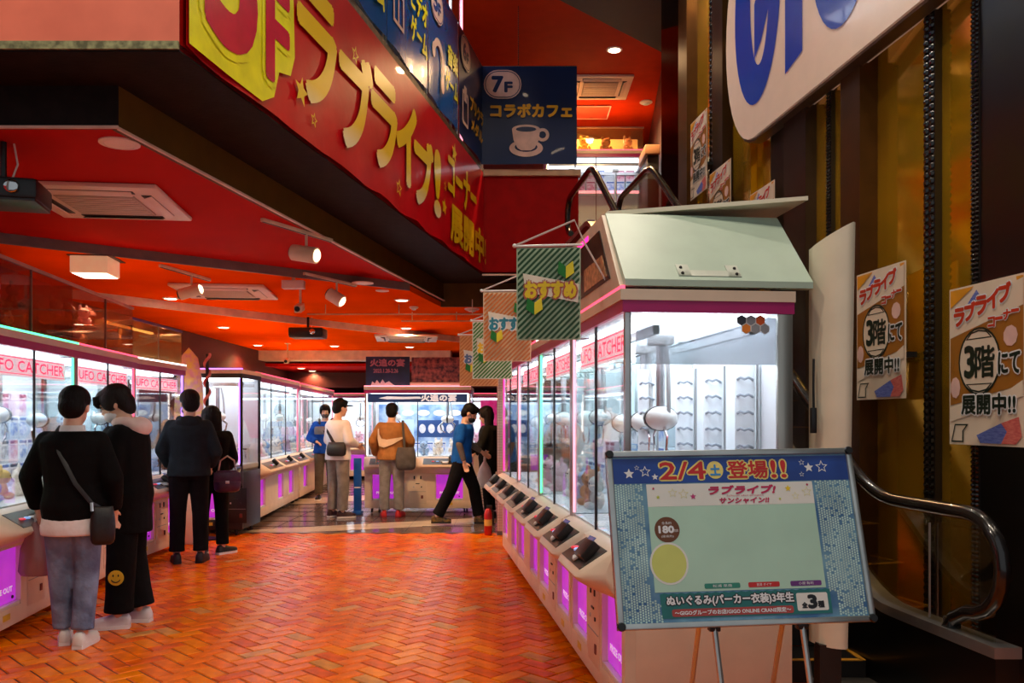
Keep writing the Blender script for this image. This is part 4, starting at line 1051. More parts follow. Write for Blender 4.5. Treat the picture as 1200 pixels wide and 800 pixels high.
# ================================================================ posters on the amber wall
PPAP = M('poster_paper', (236, 220, 200), .35, noise=.03, coat=.2)
PBRN = M('poster_brown', (166, 108, 36), .35, noise=.05, coat=.2); POR = M('poster_orange_red', (206, 60, 30), .35); PGRN = M('poster_dark_ink', (24, 40, 30), .35); PYEL = M('poster_mustard', (232, 160, 40), .35)
PPNK = M('poster_blush', (236, 196, 190), .35); PBL = M('poster_blue_hatch', (80, 100, 190), .4, col2=(120, 140, 214), nscale=30, stretch=(1, 1, 4)); PRH = M('poster_red_hatch', (206, 90, 90), .4, col2=(226, 130, 120), nscale=30, stretch=(1, 1, 4))
def wall_poster(label, s0, z0, w=.56, h=.80):
    p = thing('wall_poster', label, 'poster', (0, 0, 0), wrz, 'corner notice posters on the amber wall')
    c = w0 + wu * s0; nrm = Vector((-wu.y, wu.x)) * -1
    p.location = (c.x - .10 * .993, c.y - .10 * .119, z0)
    MB().box(0, w, 0, .003, 0, h).build('sheet', PPAP, p, smooth=False)
    MB().box(.02, w - .02, .003, .085, h * .3, h * .34).build('mount', DARKMET, p, smooth=False)
    k = w / .56; q = h / .80
    def F(n_, pts, m, y=-.003): return flat(p, n_, [(a * k, b * q) for a, b in pts], m, y)
    def T(s, a, b, c_, d, m, y=-.006, bold=.0, sk=0, nm='lettering'): return text(p, s, a * k, b * k, c_ * q, d * q, m, y=y, bold=bold, name=nm)
    F('brown_field', [(.012, .20), (.548, .29), (.548, .66), (.012, .545)], PBRN)
    F('mustard_corner', [(.012, .79), (.012, .70), (.20, .79)], PYEL); F('hatch_cap', [(.12, .68), (.27, .71), (.22, .77)], PBL, -.004)
    F('mustard_corner', [(.50, .79), (.548, .79), (.548, .64)], PYEL)
    F('title_slip', [(.012, .545), (.548, .655), (.548, .78), (.012, .67)], PPAP, -.0035)
    for i, ch in enumerate('ラブライブ'):
        a = .05 + i * .085; zz = .605 + i * .02
        T(ch, a, a + .078, zz, zz + .085, WPRINT, -.006, .014, nm='lettering_outline'); T(ch, a, a + .078, zz, zz + .085, POR, -.0075, .006)
    for i, ch in enumerate('コーナー'):
        a = .31 + i * .055; zz = .575 + i * .012 + (.018 if ch == 'ー' else 0)
        T(ch, a, a + .048, zz, zz + (.045 if ch != 'ー' else .010), WPRINT, -.006, .008, nm='lettering_outline'); T(ch, a, a + .048, zz, zz + (.045 if ch != 'ー' else .010), POR, -.0075, .003)
    F('round_badge', ell(.24, .415, .155, .165), PPAP, -.005); 
    ring(p, 'badge_ring', [(a * k, b * q) for a, b in ell(.24, .415, .158, .168)], [(a * k, b * q) for a, b in ell(.24, .415, .147, .157)], PGRN, -.0055)
    ring(p, 'badge_arc', [(a * k, b * q) for a, b in [(.14, .525), (.34, .525), (.30, .56), (.24, .57), (.18, .56)]], [(a * k, b * q) for a, b in [(.155, .53), (.325, .53), (.295, .553), (.24, .562), (.185, .553)]], PGRN, -.0058)
    ring(p, 'badge_arc', [(a * k, b * q) for a, b in [(.14, .305), (.18, .27), (.24, .26), (.30, .27), (.34, .305)]], [(a * k, b * q) for a, b in [(.155, .30), (.185, .278), (.24, .268), (.295, .278), (.325, .30)]], PGRN, -.0058)
    T('3', .135, .205, .34, .49, PGRN, -.007, .008); T('階', .215, .355, .335, .485, PGRN, -.007, .004)
    T('にて', .385, .53, .345, .445, WPRINT, -.006, .012, nm='lettering_outline'); T('にて', .385, .53, .345, .445, PGRN, -.0075, .004)
    F('notice_slip', [(.012, .115), (.548, .235), (.548, .31), (.46, .27), (.012, .19)], PPAP, -.0045)
    T('展開中!!', .11, .50, .155, .25, WPRINT, -.006, .012, nm='lettering_outline'); T('展開中!!', .11, .50, .155, .25, PGRN, -.0075, .004)
    F('blush_blot', ell(.465, .52, .05, .05, 9), PPNK, -.005); F('blush_blot', ell(.055, .29, .04, .055, 9), PPNK, -.005)
    F('blue_hatch', [(.25, .012), (.22, .05), (.40, .11), (.44, .07), (.40, .012)], PBL, -.004); F('red_hatch', [(.40, .012), (.44, .07), (.40, .11), (.52, .14), (.54, .05), (.50, .012)], PRH, -.0042)
    ring(p, 'speech_rule', [(a * k, b * q) for a, b in [(.02, .012), (.12, .012), (.12, .07), (.16, .105), (.05, .105)]], [(a * k, b * q) for a, b in [(.03, .02), (.11, .02), (.11, .07), (.14, .098), (.055, .098)]], PGRN, -.0045)
    return p
wall_poster('notice poster with red lettering on the amber wall, right of the curved panel', wall_s(1021) + .0, 1.59, .56, .82)
wall_poster('notice poster nearest the viewer, cut off by the right picture edge', wall_s(1133), 1.33, .58, .84)
wall_poster('notice poster high on the amber wall, above the escalator top', wall_s(820), 3.75, .50, .80)
wall_poster('notice poster on the amber wall just under the left end of capsule sign', wall_s(843), 3.06, .56, .80)
wall_poster('notice poster below the capsule sign, cut off by the cream plate', wall_s(892), 2.60, .50, .80)

# ================================================================ escalator between machine row and amber wall
ESC_L, ESC_R = 1.97, 2.60
def ep(a, d, z): return (a - .12 * d, d, z)
HR = M('black_handrail', (24, 20, 20), .22, coat=.5); EGL = GLASS('escalator_glass', (250, 246, 232), .02); 
esc = thing('escalator', 'escalator with black handrails climbing along the amber mirror wall', 'escalator')
def hprof(d, off):                                               # height of the balustrade profile at distance d
    if d < 4.55: z = 1.03
    elif d < 5.0: t = (d - 4.55) / .45; z = 1.03 + .34 * .45 * t * t
    elif d < 9.0: z = 1.183 + .715 * (d - 5.0)
    elif d < 9.4: t = (d - 9.0) / .4; z = 4.043 + .715 * .4 * (t - t * t / 2)
    else: z = 4.186
    return z + off
for a, nm in ((ESC_L, 0), (ESC_R, 1)):
    d0 = 3.97 if nm else 4.75
    ds_ = [d for d in [3.97 + i * .1 for i in range(65)] if d >= d0]
    newel = [ep(a, d0 - .23 * math.sin(t), .80 + .23 * math.cos(t)) for t in [PI - i * PI / 10 for i in range(10)]]
    newel2 = [ep(a, 10.42 + .23 * math.sin(t), 3.956 + .23 * math.cos(t)) for t in [i * PI / 10 for i in range(1, 11)]]
    path = [ep(a, d0 + .16, .44), ep(a, d0 + .10, .52)] + newel + [ep(a, d, hprof(d, 0)) for d in ds_] + newel2
    MB().tube(path, .036, 10, flat=(1.0, 1.0)).build('handrail', HR, esc)
    g = MB(); top = [p for p in path]
    # glass: ribbon between handrail and deck
    dd = [3.80 + i * .1 for i in range(68)][0 if nm else 8:]
    vs = [ep(a, d, hprof(d, -.04)) for d in dd] + [ep(a, d, hprof(d, -.56)) for d in dd]
    vs += [(x + .01, y, z) for x, y, z in vs]
    m = len(dd)
    fs = [(i, i + 1, m + i + 1, m + i) for i in range(m - 1)] + [(2 * m + i, 3 * m + i, 3 * m + i + 1, 2 * m + i + 1) for i in range(m - 1)] + [(i, 2 * m + i, 2 * m + i + 1, i + 1) for i in range(m - 1)]
    MB().add(vs, fs).build('balustrade_glass', EGL, esc)
    sgn = 1 if nm else -1
    vs = []
    dd = [3.72 + i * .1 for i in range(69)][0 if nm else 9:]
    for d in dd:
        z = hprof(d, -.56)
        vs += [ep(a - .05, d, z), ep(a + .07, d, z), ep(a + .07, d, z - .05), ep(a - .05, d, z - .05)]
    m = len(dd)
    fs = [(i * 4 + j, i * 4 + (j + 1) % 4, (i + 1) * 4 + (j + 1) % 4, (i + 1) * 4 + j) for i in range(m - 1) for j in range(4)] + [(0, 1, 2, 3), tuple((m - 1) * 4 + j for j in (3, 2, 1, 0))]
    MB().add(vs, fs).build('deck_board', STEEL, esc, angle=50)
    vs = []
    for d in dd:
        z = hprof(d, -.61)
        vs += [ep(a - .045, d, z), ep(a + .06, d, z), ep(a + .06, d, max(-.0, z - 1.0)), ep(a - .045, d, max(-.0, z - 1.0))]
    MB().add(vs, fs).build('skirt_panel', BLACKGLOSS, esc, angle=50)
    for d in ((4.25, 5.4, 6.6, 7.8) if nm else (5.4, 6.6, 7.8)):
        MB().tube([ep(a - .01, d, hprof(d, -.08)), ep(a - .01, d, hprof(d, -.55))], .006, 6).build('glass_joint', STEEL, esc)
    if nm: MB().box(ep(a, 4.1, 0)[0] - .03, ep(a, 4.1, 0)[0] + .03, 4.06, 4.12, .46, .52, .004).build('glass_clamp', BLACKPL, esc)
YEDGE = M('yellow_step_edge', (206, 140, 30), .5); STEPM = M('step_cleats', (44, 40, 38), .4, .6, noise=.3, nscale=60, stretch=(40, 1, 1))
for i in range(17):
    d = 4.75 + i * .30; z = max(.03, hprof(d + .15, -1.0))
    x0_, x1_ = ep(ESC_L + .07, d, 0)[0], ep(ESC_R - .06, d, 0)[0]
    s = MB().box(x0_, x1_, d, d + .30, z - .20, z).build('step', STEPM, esc, smooth=False)
    MB().box(x0_ + .02, x1_ - .02, d - .004, d + .03, z - .001, z + .004).build('step_edge', YEDGE, s, smooth=False)
    MB().box(x0_, x0_ + .03, d, d + .3, z - .001, z + .004).box(x1_ - .03, x1_, d, d + .3, z - .001, z + .004).build('step_edge', YEDGE, s, smooth=False)
MB().box(1.66, 2.12, 3.45, 4.75, 0, .028).build('landing_plate', M('ribbed_landing_steel', (120, 112, 104), .35, .7, noise=.25, nscale=50, stretch=(1, 30, 1)), esc, smooth=False)
for x in (1.66, 2.08): MB().box(x, x + .04, 3.5, 4.6, .028, .032).build('landing_mark', YEDGE, esc, smooth=False)
# ================================================================ ceiling cassettes
ACW = M('ac_panel_white', (236, 214, 200), .4, noise=.03); ACG = M('ac_grille_grey', (186, 166, 150), .5, noise=.06, nscale=40, stretch=(1, 12, 1)); ACS = M('ac_slot_dark', (62, 52, 50), .5)
def cassette(label, x, y, z, size, rz):
    t = thing('air_conditioner', label, 'air conditioner', (x, y, z), rz, 'ceiling air conditioners')
    h = size / 2
    MB().box(-h, h, -h, h, -.035, 0, .012).build('panel', ACW, t)
    MB().box(-h * .56, h * .56, -h * .56, h * .56, -.05, -.03, .01).build('grille', ACG, t)
    mb = MB()
    for i in range(9):
        y_ = -h * .5 + i * h * .125; mb.box(-h * .52, h * .52, y_, y_ + .006, -.053, -.049)
    mb.build('grille_slats', ACW, t, smooth=False)
    for k in range(4):
        a = k * PI / 2; c, s = math.cos(a), math.sin(a)
        p = MB().box(-h * .62, h * .62, h * .68, h * .82, -.040, -.034, .003)
        p.v = [(v[0] * c - v[1] * s, v[0] * s + v[1] * c, v[2]) for v in p.v]; p.build('air_slot', ACS, t)
        p = MB().rbox((0, h * .77, -.050), (h * 1.2, h * .11, .006), (.35, 0, 0), .002)
        p.v = [(v[0] * c - v[1] * s, v[0] * s + v[1] * c, v[2]) for v in p.v]; p.build('louver', ACW, t)
    return t
crz = math.atan2(.118, 1)
cassette('large air conditioner in the dark red ceiling at left', -3.0, 6.32, 3.088, .98, crz)
cassette('air conditioner in the orange ceiling between spotlights and box lamp', -3.42, 10.2, 2.998, 1.06, crz)
cassette('distant air conditioner in the orange ceiling above the island machine banners', -1.86, 15.05, 2.898, 1.08, crz)
cassette('air conditioner in the upper floor ceiling beside the cup banner', 1.38, 13.45, 6.698, .96, .0)
hp_ = tag(MB().box(-.35, .45, -.3, .3, -.02, 0, .004).build('ceiling_hatch', M('hatch_orange', (214, 70, 34), .5), loc=(1.2, 14.55, 6.698)), 'white-edged hatch in the upper orange ceiling', 'hatch')
MB().box(-.36, .46, -.31, -.29, -.024, -.018).box(-.36, .46, .29, .31, -.024, -.018).box(.44, .46, -.3, .3, -.024, -.018).build('hatch_edge', ACW, hp_, smooth=False)

# ================================================================ downlights and other ceiling fittings
WARM = (1.0, .60, .28)
def lamp(name, loc, e, col=WARM, size=.08, parent=None, spot=None):
    l = bpy.data.lights.new(name, 'SPOT'); l.energy = e; l.color = col; l.shadow_soft_size = size
    l.spot_size = spot or 2.6; l.spot_blend = .6
    o = bpy.data.objects.new(name, l); COL.objects.link(o); o.location = loc
    if parent: o.parent = parent
    return o
DGLOW = M('downlight_glow', (255, 240, 220), .4, emit=(255, 226, 190), estr=14.0)
def downlight(label, px, py, hc, energy=60, r=.075, lit=True, col=WARM):
    d = 1000 * hc / (490 - py); p = P(px, py, d); z = 1.47 + hc
    t = thing('downlight', label, 'downlight', (p.x, p.y, z - .001), 0, 'round ceiling downlights')
    MB().lathe([(r * 1.35, 0), (r * 1.35, -.008), (r, -.014), (r, 0)], (0, 0, 0), 20).build('trim_ring', ACW, t)
    MB().lathe([(r * .98, -.009), (r * .98, -.012)], (0, 0, 0), 20).build('lens' , DGLOW if lit else ACW, t)
    if lit: lamp('bulb', (0, 0, -.03), energy * 3.6, col, .07, t)
    return t
for i, (px, py, hc, e, where) in enumerate((
        (200, 349, 1.53, 60, 'left of the second air conditioner'), (262, 383, 1.43, 60, 'above the surfboard sign'), (302, 404, 1.43, 60, 'above the black-framed machine'),
        (471, 351, 1.53, 70, 'nearest the balcony bulkhead'), (476, 384, 1.53, 60, 'just above the distant air conditioner'), (480, 406, 1.43, 50, 'right below the distant air conditioner'),
        (392, 405, 1.43, 40, 'between projector and island banners'), (353, 431, 1.13, 30, 'far back, left one over the left blocks'), (366, 434, 1.13, 30, 'far back, right one over the left blocks'))):
    downlight('lit round downlight in the orange ceiling, ' + where, px, py, hc, e)
downlight('pale unlit round plate in the dark red ceiling above the big air conditioner', 140, 167, 1.62, 0, .085, False)
downlight('pale unlit round plate where the red ceiling narrows', 425, 331, 1.53, 0, .09, False)
downlight('small pale unlit plate beside the bulkhead tip', 448, 340, 1.53, 0, .06, False)
downlight('lit round downlight in the upper floor ceiling above the cup banner', 720, 58, 5.23, 140, .085)
downlight('second lit downlight in the upper floor ceiling, low beside the air conditioner', 683, 128, 5.23, 120, .085)
# added unseen lamps that brighten the banner, hood, poster stand and balcony front
for x, y, z, e in ((.1, 8.2, 6.68, 130), (1.4, 5.2, 6.68, 160), (.2, 2.9, 6.68, 230), (1.6, 8.4, 6.68, 130), (1.5, 2.2, 6.68, 230), (-3.0, 2.5, 6.68, 330)):
    t = thing('downlight', 'added unseen downlight in the black ceiling over the void, ' + {8.2: 'beside the red banner', 5.2: 'above the capsule sign', 2.9: 'over the entrance, left one', 8.4: 'near the amber wall', 2.2: 'over the entrance, right one', 2.5: 'before the salmon balcony front'}[y], 'downlight', (x, y, z), 0, 'added downlights over the void')
    MB().lathe([(.10, 0), (.10, -.008), (.075, -.014), (.075, 0)], (0, 0, 0), 18).build('trim_ring', ACW, t)
    MB().lathe([(.073, -.009), (.073, -.012)], (0, 0, 0), 18).build('lens', DGLOW, t)
    lamp('bulb', (0, 0, -.03), e, (1.0, .84, .66), .08, t, 2.4)

def smoke(label, px, py, hc, r=.06):
    d = 1000 * hc / (490 - py); p = P(px, py, d)
    t = thing('smoke_detector', label, 'detector', (p.x, p.y, 1.47 + hc - .002), 0)
    MB().lathe([(r, 0), (r * 1.05, -.015), (r * .8, -.03)], (0, 0, 0), 16).build('base', ACW, t)
    MB().lathe([(r * .55, -.03), (r * .5, -.045), (r * .2, -.05)], (0, 0, 0), 16).build('sensor_cap', WHITEP, t)
smoke('round white detector near the bulkhead corner above the flags', 553, 361, 1.53, .10)
smoke('small round detector beside the lit downlight near the bulkhead', 485, 359, 1.53)
smoke('white detector in the upper ceiling right of its air conditioner', 757, 119, 5.23, .10)

# box lamp
bx_ = thing('box_lamp', 'white square box lamp on the orange ceiling at left', 'lamp', (-3.98, 8.15, 2.998), crz)
MB().box(-.17, .17, -.17, .17, -.165, -.005, .006).build('shade', M('lamp_shade_white', (240, 206, 180), .5, emit=(255, 190, 140), estr=.35), bx_)
MB().box(-.155, .155, -.155, .155, -.170, -.164).build('diffuser', M('box_lamp_glow', (255, 245, 235), .4, emit=(255, 236, 214), estr=3.0), bx_, smooth=False)
lamp('bulb', (0, 0, -.20), 90, WARM, .1, bx_, 3.0)
MB().box(-.19, .21, -.19, .21, -.006, 0).build('mount_plate', M('dark_mount', (70, 20, 14), .5), bx_, smooth=False)
# its glow washes the ceiling and wall beside it
for lx, ly, lz, e in ((-4.35, 8.0, 2.72, 16), (-3.8, 10.9, 2.7, 10)):
    pass

SPW = M('spot_can_cream', (226, 206, 176), .35)
def spotlight(label, px, py, hc, ang, ln=.30, can=.05, rz=0.0, track=True):
    d = 1000 * hc / (490 - py); p = P(px, py, d)
    t = thing('track_spotlight', label, 'spotlight', (p.x, p.y, 1.47 + hc - .001), rz, 'ceiling track spotlights')
    MB().box(-.018, .018, -.45, .45, -.03, 0, .003).build('track', SPW, t)
    MB().box(-.008, .008, -.44, .44, -.034, -.029).build('track_slot', BLACKPL, t, smooth=False)
    MB().tube([(0, .1, -.03), (0, .1, -.16)], .012, 8).build('stem', SPW, t)
    a = Vector((math.cos(ang) * .12, .1, -.20 + math.sin(ang) * .06)); b = Vector((-math.cos(ang) * .12, .06, -.20 - math.sin(ang) * .06))
    MB().tube([b, a], can, 14).build('can', SPW, t)
    dv = (a - b).normalized()
    MB().tube([a, a + dv * .015], [can * .8, can * .6], 14).build('bulb_face', M('spot_face', (255, 236, 200), .3, emit=(255, 230, 180), estr=4), t)
    MB().tube([b - dv * .02, b], [can * .7, can * .9], 14).build('back_cap', DARKMET, t)
spotlight('cream spotlight on a short track in the dark red ceiling', 350, 268, 1.62, -.35, can=.07, rz=-.45)
spotlight('cream spotlight on a track in the orange ceiling, right of the hanging camera', 388, 326, 1.53, -.9, can=.07, rz=-.45)
spotlight('small spotlight hanging in front of the second air conditioner', 218, 318, 1.53, .5, can=.06, rz=-.2)
def cctv(label, px, py, hc, drop):
    d = 1000 * hc / (490 - py); p = P(px, py, d)
    t = thing('security_camera', label, 'camera', (p.x, p.y, 1.47 + hc - .001), 0)
    MB().box(-.05, .05, -.05, .05, -.012, 0, .004).build('base', ACW, t)
    MB().tube([(0, 0, 0), (0, 0, -drop)], .014, 8).build('stem', SPW, t)
    MB().rbox((0, -.04, -drop - .03), (.08, .18, .08), (.3, 0, 0), .008).build('housing', SPW, t)
    MB().lathe([(.03, 0), (.03, .02)], (0, -.13, -drop - .055), 12, 'y').build('lens', BLACKPL, t)
cctv('cream security camera hanging from the orange ceiling left of the track', 352, 331, 1.53, .26)
cctv('small security camera hanging over the far left blocks', 337, 402, 1.43, .30)
ex = thing('exit_light_box', 'small pale box light above the hanging security camera', 'lamp', P(344, 326, 9.3)); MB().box(-.12, .12, -.05, .05, -.02, .07, .006).build('housing', ACW, ex); MB().tube([(0, 0, .07), (0, 0, .10)], .02, 8).build('stem', SPW, ex)
ex.location.z = 2.9
# conduit rails under the orange ceiling
for k, (a, b) in enumerate((((360, 368), (575, 368)), ((470, 376), (600, 376)))):
    d = 1000 * 1.40 / (490 - a[1]); p, q = P(a[0], a[1], d), P(b[0], b[1], d)
    t = thing('conduit_pipe', 'thin pale conduit under the orange ceiling, %s one' % ('longer near' if k == 0 else 'shorter far'), 'pipe', p)
    MB().tube([(0, 0, 0), (q.x - p.x, 0, 0)], .011, 6).build('pipe', M('pale_conduit', (226, 160, 130), .4), t)
    for i in range(3): MB().tube([((q.x - p.x) * (.1 + .4 * i), 0, 0), ((q.x - p.x) * (.1 + .4 * i), 0, .20)], .006, 6).build('hanger', SPW, t)
# projectors
def projector(label, loc, rz, size, drop):
    t = thing('projector', label, 'projector', loc, rz)
    w, dpt, h = size
    MB().box(-w / 2, w / 2, -dpt / 2, dpt / 2, -drop - h, -drop, .02).build('housing', BLACKPL, t)
    MB().box(-w / 2 + .01, w / 2 - .01, -dpt / 2 + .01, dpt / 2 - .01, -drop - h - .012, -drop - h + .004, .004).build('underside', DARKMET, t)
    MB().tube([(0, 0, 0), (0, 0, -drop)], .018, 8).build('mount_pole', BLACKPL, t)
    MB().lathe([(h * .32, 0), (h * .32, .03), (h * .26, .035)], (w * .22, -dpt / 2, -drop - h / 2), 14, 'y').build('lens', CHROME, t)
    MB().tube([(.05, .02, 0), (.07, .02, -drop * .5), (.03, .02, -drop)], .006, 6).build('cable', ACW, t)
projector('black projector hung from the red ceiling at the left edge', (-2.98, 5.0, 3.088), .25, (.44, .34, .12), .24)
projector('dark projector hung under the orange ceiling in mid hall', (P(361, 372, 12.6).x, 12.6, 2.965), 0, (.50, .36, .13), .17)

# ================================================================ display cases on top of the left row
ACR = GLASS('smoky_acrylic', (238, 222, 216), .03, haze=.04, hazecol=(150, 110, 100))
ACRW = GLASS('warm_acrylic', (246, 226, 186), .10, haze=.12, hazecol=(240, 214, 160))
def case(label, t0, L, D, z0, z1, mat, edge, nb):
    c = thing('display_case', label, 'display case', (t0.location.x, t0.location.y, z0), t0.rotation_euler.z)
    h = z1 - z0
    for k in range(nb):
        MB().box(L * k / nb + .006, L * (k + 1) / nb - .006, .03, .036, .0, h).build('front_pane', mat, c, smooth=False)
        if k: MB().box(L * k / nb - .005, L * k / nb + .005, .026, .04, 0, h).build('joint_strip', M('acrylic_joint', (120, 90, 80), .3), c, smooth=False)
    for x in (0, L - .006): MB().box(x, x + .006, .036, D - .03, 0, h).build('side_pane', mat, c, smooth=False)
    MB().box(0, L, .02, .046, h, h + .022).build('top_rail', edge, c, smooth=False)
    MB().box(0, L, D - .03, D - .02, 0, h).build('back_sheet', M('case_back', (96, 66, 60), .6), c, smooth=False)
    MB().box(0.01, L - .01, .20, D - .04, h * .5, h * .5 + .008).build('shelf', mat, c, smooth=False)
    return c
PINKALU = M('pinkish_rail', (206, 170, 160), .35, .4)
c1 = case('smoky acrylic display case of soft toys on the green-topped machine', L1, LL, LD, 2.08, 2.53, ACR, PINKALU, 2)
c2 = case('smoky acrylic display case on the pink-topped machine', L2, LL, LD, 2.08, 2.53, ACR, PINKALU, 2)
c3 = case('warm lit clear display case with violet top edge on the outward-turned machine', L3, 1.32, LD - .04, 2.08, 2.44, ACRW, M('violet_edge', (90, 70, 150), .3), 2)
MB().box(.1, 1.2, .3, .34, .33, .35).build('case_lamp', LED('casewarm', (255, 214, 150), 2.5), c3, smooth=False)
MB().prism([(.25, .02), (.55, .02), (.36, .30), (.30, .30)], .25, .28, 'y').build('display_wedge', M('warm_white_card', (250, 226, 170), .5), c3, smooth=False)
def in_case(c, x, y, z): return (Matrix.Translation(c.location) @ Matrix.Rotation(c.rotation_euler.z, 4, 'Z')) @ Vector((x, y, z))
rnd = random.Random(11)
for c, nm, L_ in ((c1, 'green-topped', LL), (c2, 'pink-topped', LL)):
    x = .14; i = 0
    while x < L_ - .1:
        k = rnd.choice((1, 5, 6, 7, 5)); k2 = rnd.choice((1, 5, 6, 2))
        plush(k, in_case(c, x, .42 + rnd.uniform(-.04, .06), .001), c.rotation_euler.z + rnd.uniform(-.6, .6), rnd.uniform(.78, .82), '%s soft toy, %s from left on the floor of case above %s machine' % (PLCOL[k], ORD[i], nm), 'soft toys in the case above the %s machine' % nm)
        plush(k2, in_case(c, x + .05, .42 + rnd.uniform(-.04, .06), .234), c.rotation_euler.z + rnd.uniform(-.6, .6), .75, '%s soft toy, %s from left on the shelf of case above %s machine' % (PLCOL[k2], ORD[i], nm), 'shelf toys in the case above the %s machine' % nm)
        x += rnd.uniform(.19, .24); i += 1
# ================================================================ things between the left row and the far blocks
sb = thing('surfboard_sign', 'pink flowered surfboard-shaped board standing at the end of left row', 'sign', (-3.80, 10.04, 0), .1)
pr_ = [(0, .72), (.10, .75), (.15, .95), (.17, 1.4), (.15, 1.9), (.10, 2.18), (0, 2.30)]
MB().prism(pr_ + [(-x, z) for x, z in pr_[::-1][1:-1]], -.015, .015, 'y').build('board', M('pink_floral_print', (226, 150, 170), .4, col2=(240, 200, 90), nscale=14), sb, smooth=False)
MB().box(-.12, .12, -.1, .1, 0, .7, .01).build('plinth', WHITEP, sb); MB().tube([(0, .02, .68), (0, .02, 1.6)], .012, 8).build('prop', STEEL, sb)
rp = thing('spiral_pole', 'red twisted decoration pole between surfboard sign and black-framed machine', 'pole', (-3.70, 10.36, 0), 0)
MB().tube([(0, 0, 0), (0, 0, 2.25)], .02, 8).build('pole', BLACKPL, rp)
MB().tube([(.03 * math.cos(i * .5), .03 * math.sin(i * .5), 1.55 + i * .018) for i in range(40)], .018, 8).build('spiral_ribbon', M('red_ribbon', (150, 34, 56), .4, col2=(220, 150, 150), nscale=9), rp)
MB().lathe([(.14, 0), (.14, .02), (.03, .04)], (0, 0, 0), 16).build('base', BLACKPL, rp)
bb = thing('blue_side_board', 'blue upright board at the left side of the island machine', 'board', (-2.37, 13.1, 0), 0)
MB().box(-.06, .06, -.012, .012, .05, .86, .004).build('panel', M('blue_board', (24, 90, 170), .35), bb); MB().box(-.07, .07, -.1, .1, 0, .05, .006).build('foot', M('blue_board', (24, 90, 170), .35), bb)
MB().box(-.05, .05, -.014, -.0121, .40, .42).build('print_rule', WPRINT, bb, smooth=False)
# banners standing on the island machine
s1 = thing('title_board', 'navy title board with pale lettering on top of the island machine', 'sign', (-2.27, 13.25, 1.978), 0)
MB().box(0, .68, 0, .02, 0, .45, .003).build('board', M('navy_board', (32, 54, 92), .4, noise=.3, nscale=5), s1)
text(s1, '火追の宴', .07, .60, .30, .41, M('dusty_pink_ink', (190, 130, 150), .4), y=-.003, bold=.006)
text(s1, '2023.1.28-2.26', .12, .50, .20, .26, M('dusty_pink_ink', (190, 130, 150), .4), y=-.003, bold=.003)
flat(s1, 'white_figures', [(.08, .0), (.10, .07), (.14, .03), (.17, .09), (.22, .03), (.26, .10), (.30, .04), (.36, .07), (.42, .02), (.46, .0)], WPRINT, -.003)
s2 = thing('picture_board', 'dark wide picture board in a cream tray on top of the island machine', 'sign', (-1.56, 13.25, 1.978), 0)
MB().box(0, .86, 0, .02, .05, .44, .003).build('board', M('crowded_picture_print', (70, 44, 60), .4, col2=(196, 120, 110), nscale=16), s2)
MB().box(-.02, .90, -.03, .05, 0, .05, .006).build('tray', CREAM, s2)
# fire extinguisher by the tiled pillar
fe = thing('fire_extinguisher', 'small red fire extinguisher beside the tiled pillar', 'fire extinguisher', (-.30, 10.75, 0))
MB().lathe([(.045, 0), (.05, .02), (.05, .27), (.035, .32), (.018, .335)], (0, 0, 0), 14).build('cylinder', M('extinguisher_red', (190, 24, 20), .3), fe)
MB().box(-.02, .05, -.012, .012, .335, .375, .004).build('lever', BLACKPL, fe); MB().tube([(.02, 0, .345), (.065, 0, .30), (.062, 0, .15)], .01, 6).build('hose', BLACKPL, fe)
MB().lathe([(.0505, .12), (.0508, .2)], (0, 0, 0), 14).build('label_band', M('extinguisher_label', (230, 200, 90), .5), fe)

# ================================================================ upper floor
UF = 3.62
U1 = crane('brightly lit claw machine on the upper floor, seen over the escalator top', (.55, 14.0, UF), 0, 1.66, .9, ('pink', 'pink'), 'white', 2, glow='white', sign=False, lite=True, zh=2.14, lamp=M('upper_led_panel', (255, 255, 255), .4, emit=(236, 244, 255), estr=1.6))
MB().box(.04, 1.62, .62, .88, 1.72, 1.738).build('goods_shelf', INWHITE, U1, smooth=False)
MB().box(.04, 1.62, .605, .62, 1.70, 1.745).build('shelf_edge', LEDS['rose'], U1, smooth=False)
stock(U1, 1.66, .9, 'the upper machine shelf', (3, 0, 2), (), seed=33, z=1.739, tall=2)
stock(U1, 1.66, .9, 'the upper floor machine', (0, 3), (0, 3), seed=31, tall=4)
uc = thing('display_case', 'bright acrylic case on top of the upper floor machine', 'display case', (.55, 14.0, UF + 2.26))
MB().box(0, 1.6, .03, .036, 0, .36).build('front_pane', ACRW, uc, smooth=False); MB().box(0, 1.6, .6, .62, 0, .36).build('back_sheet', M('case_back_pale', (226, 196, 150), .6, emit=(250, 220, 170), estr=.5), uc, smooth=False); MB().box(0, 1.62, .02, .05, .36, .38).build('top_rail', PINKALU, uc, smooth=False)
for i in range(4): plush((0, 4, 5, 2)[i], (.85 + i * .36, 14.3, UF + 2.262), .3 * (i - 1), 1.1, '%s soft toy, %s from left in the bright case on the upper floor' % (PLCOL[(0, 4, 5, 2)[i]], ORD[i]), 'soft toys in the upper case')
uk = thing('kiosk_cabinet', 'dark kiosk cabinet with wooden top right of the upper machine', 'cabinet', (2.0, 12.6, UF)); MB().box(0, .17, 0, .6, 0, 1.74, .01).build('body', BLACKPL, uk); MB().box(-.04, .18, -.05, .62, 1.74, 1.88, .01).build('top', M('tan_top', (190, 140, 100), .4), uk)
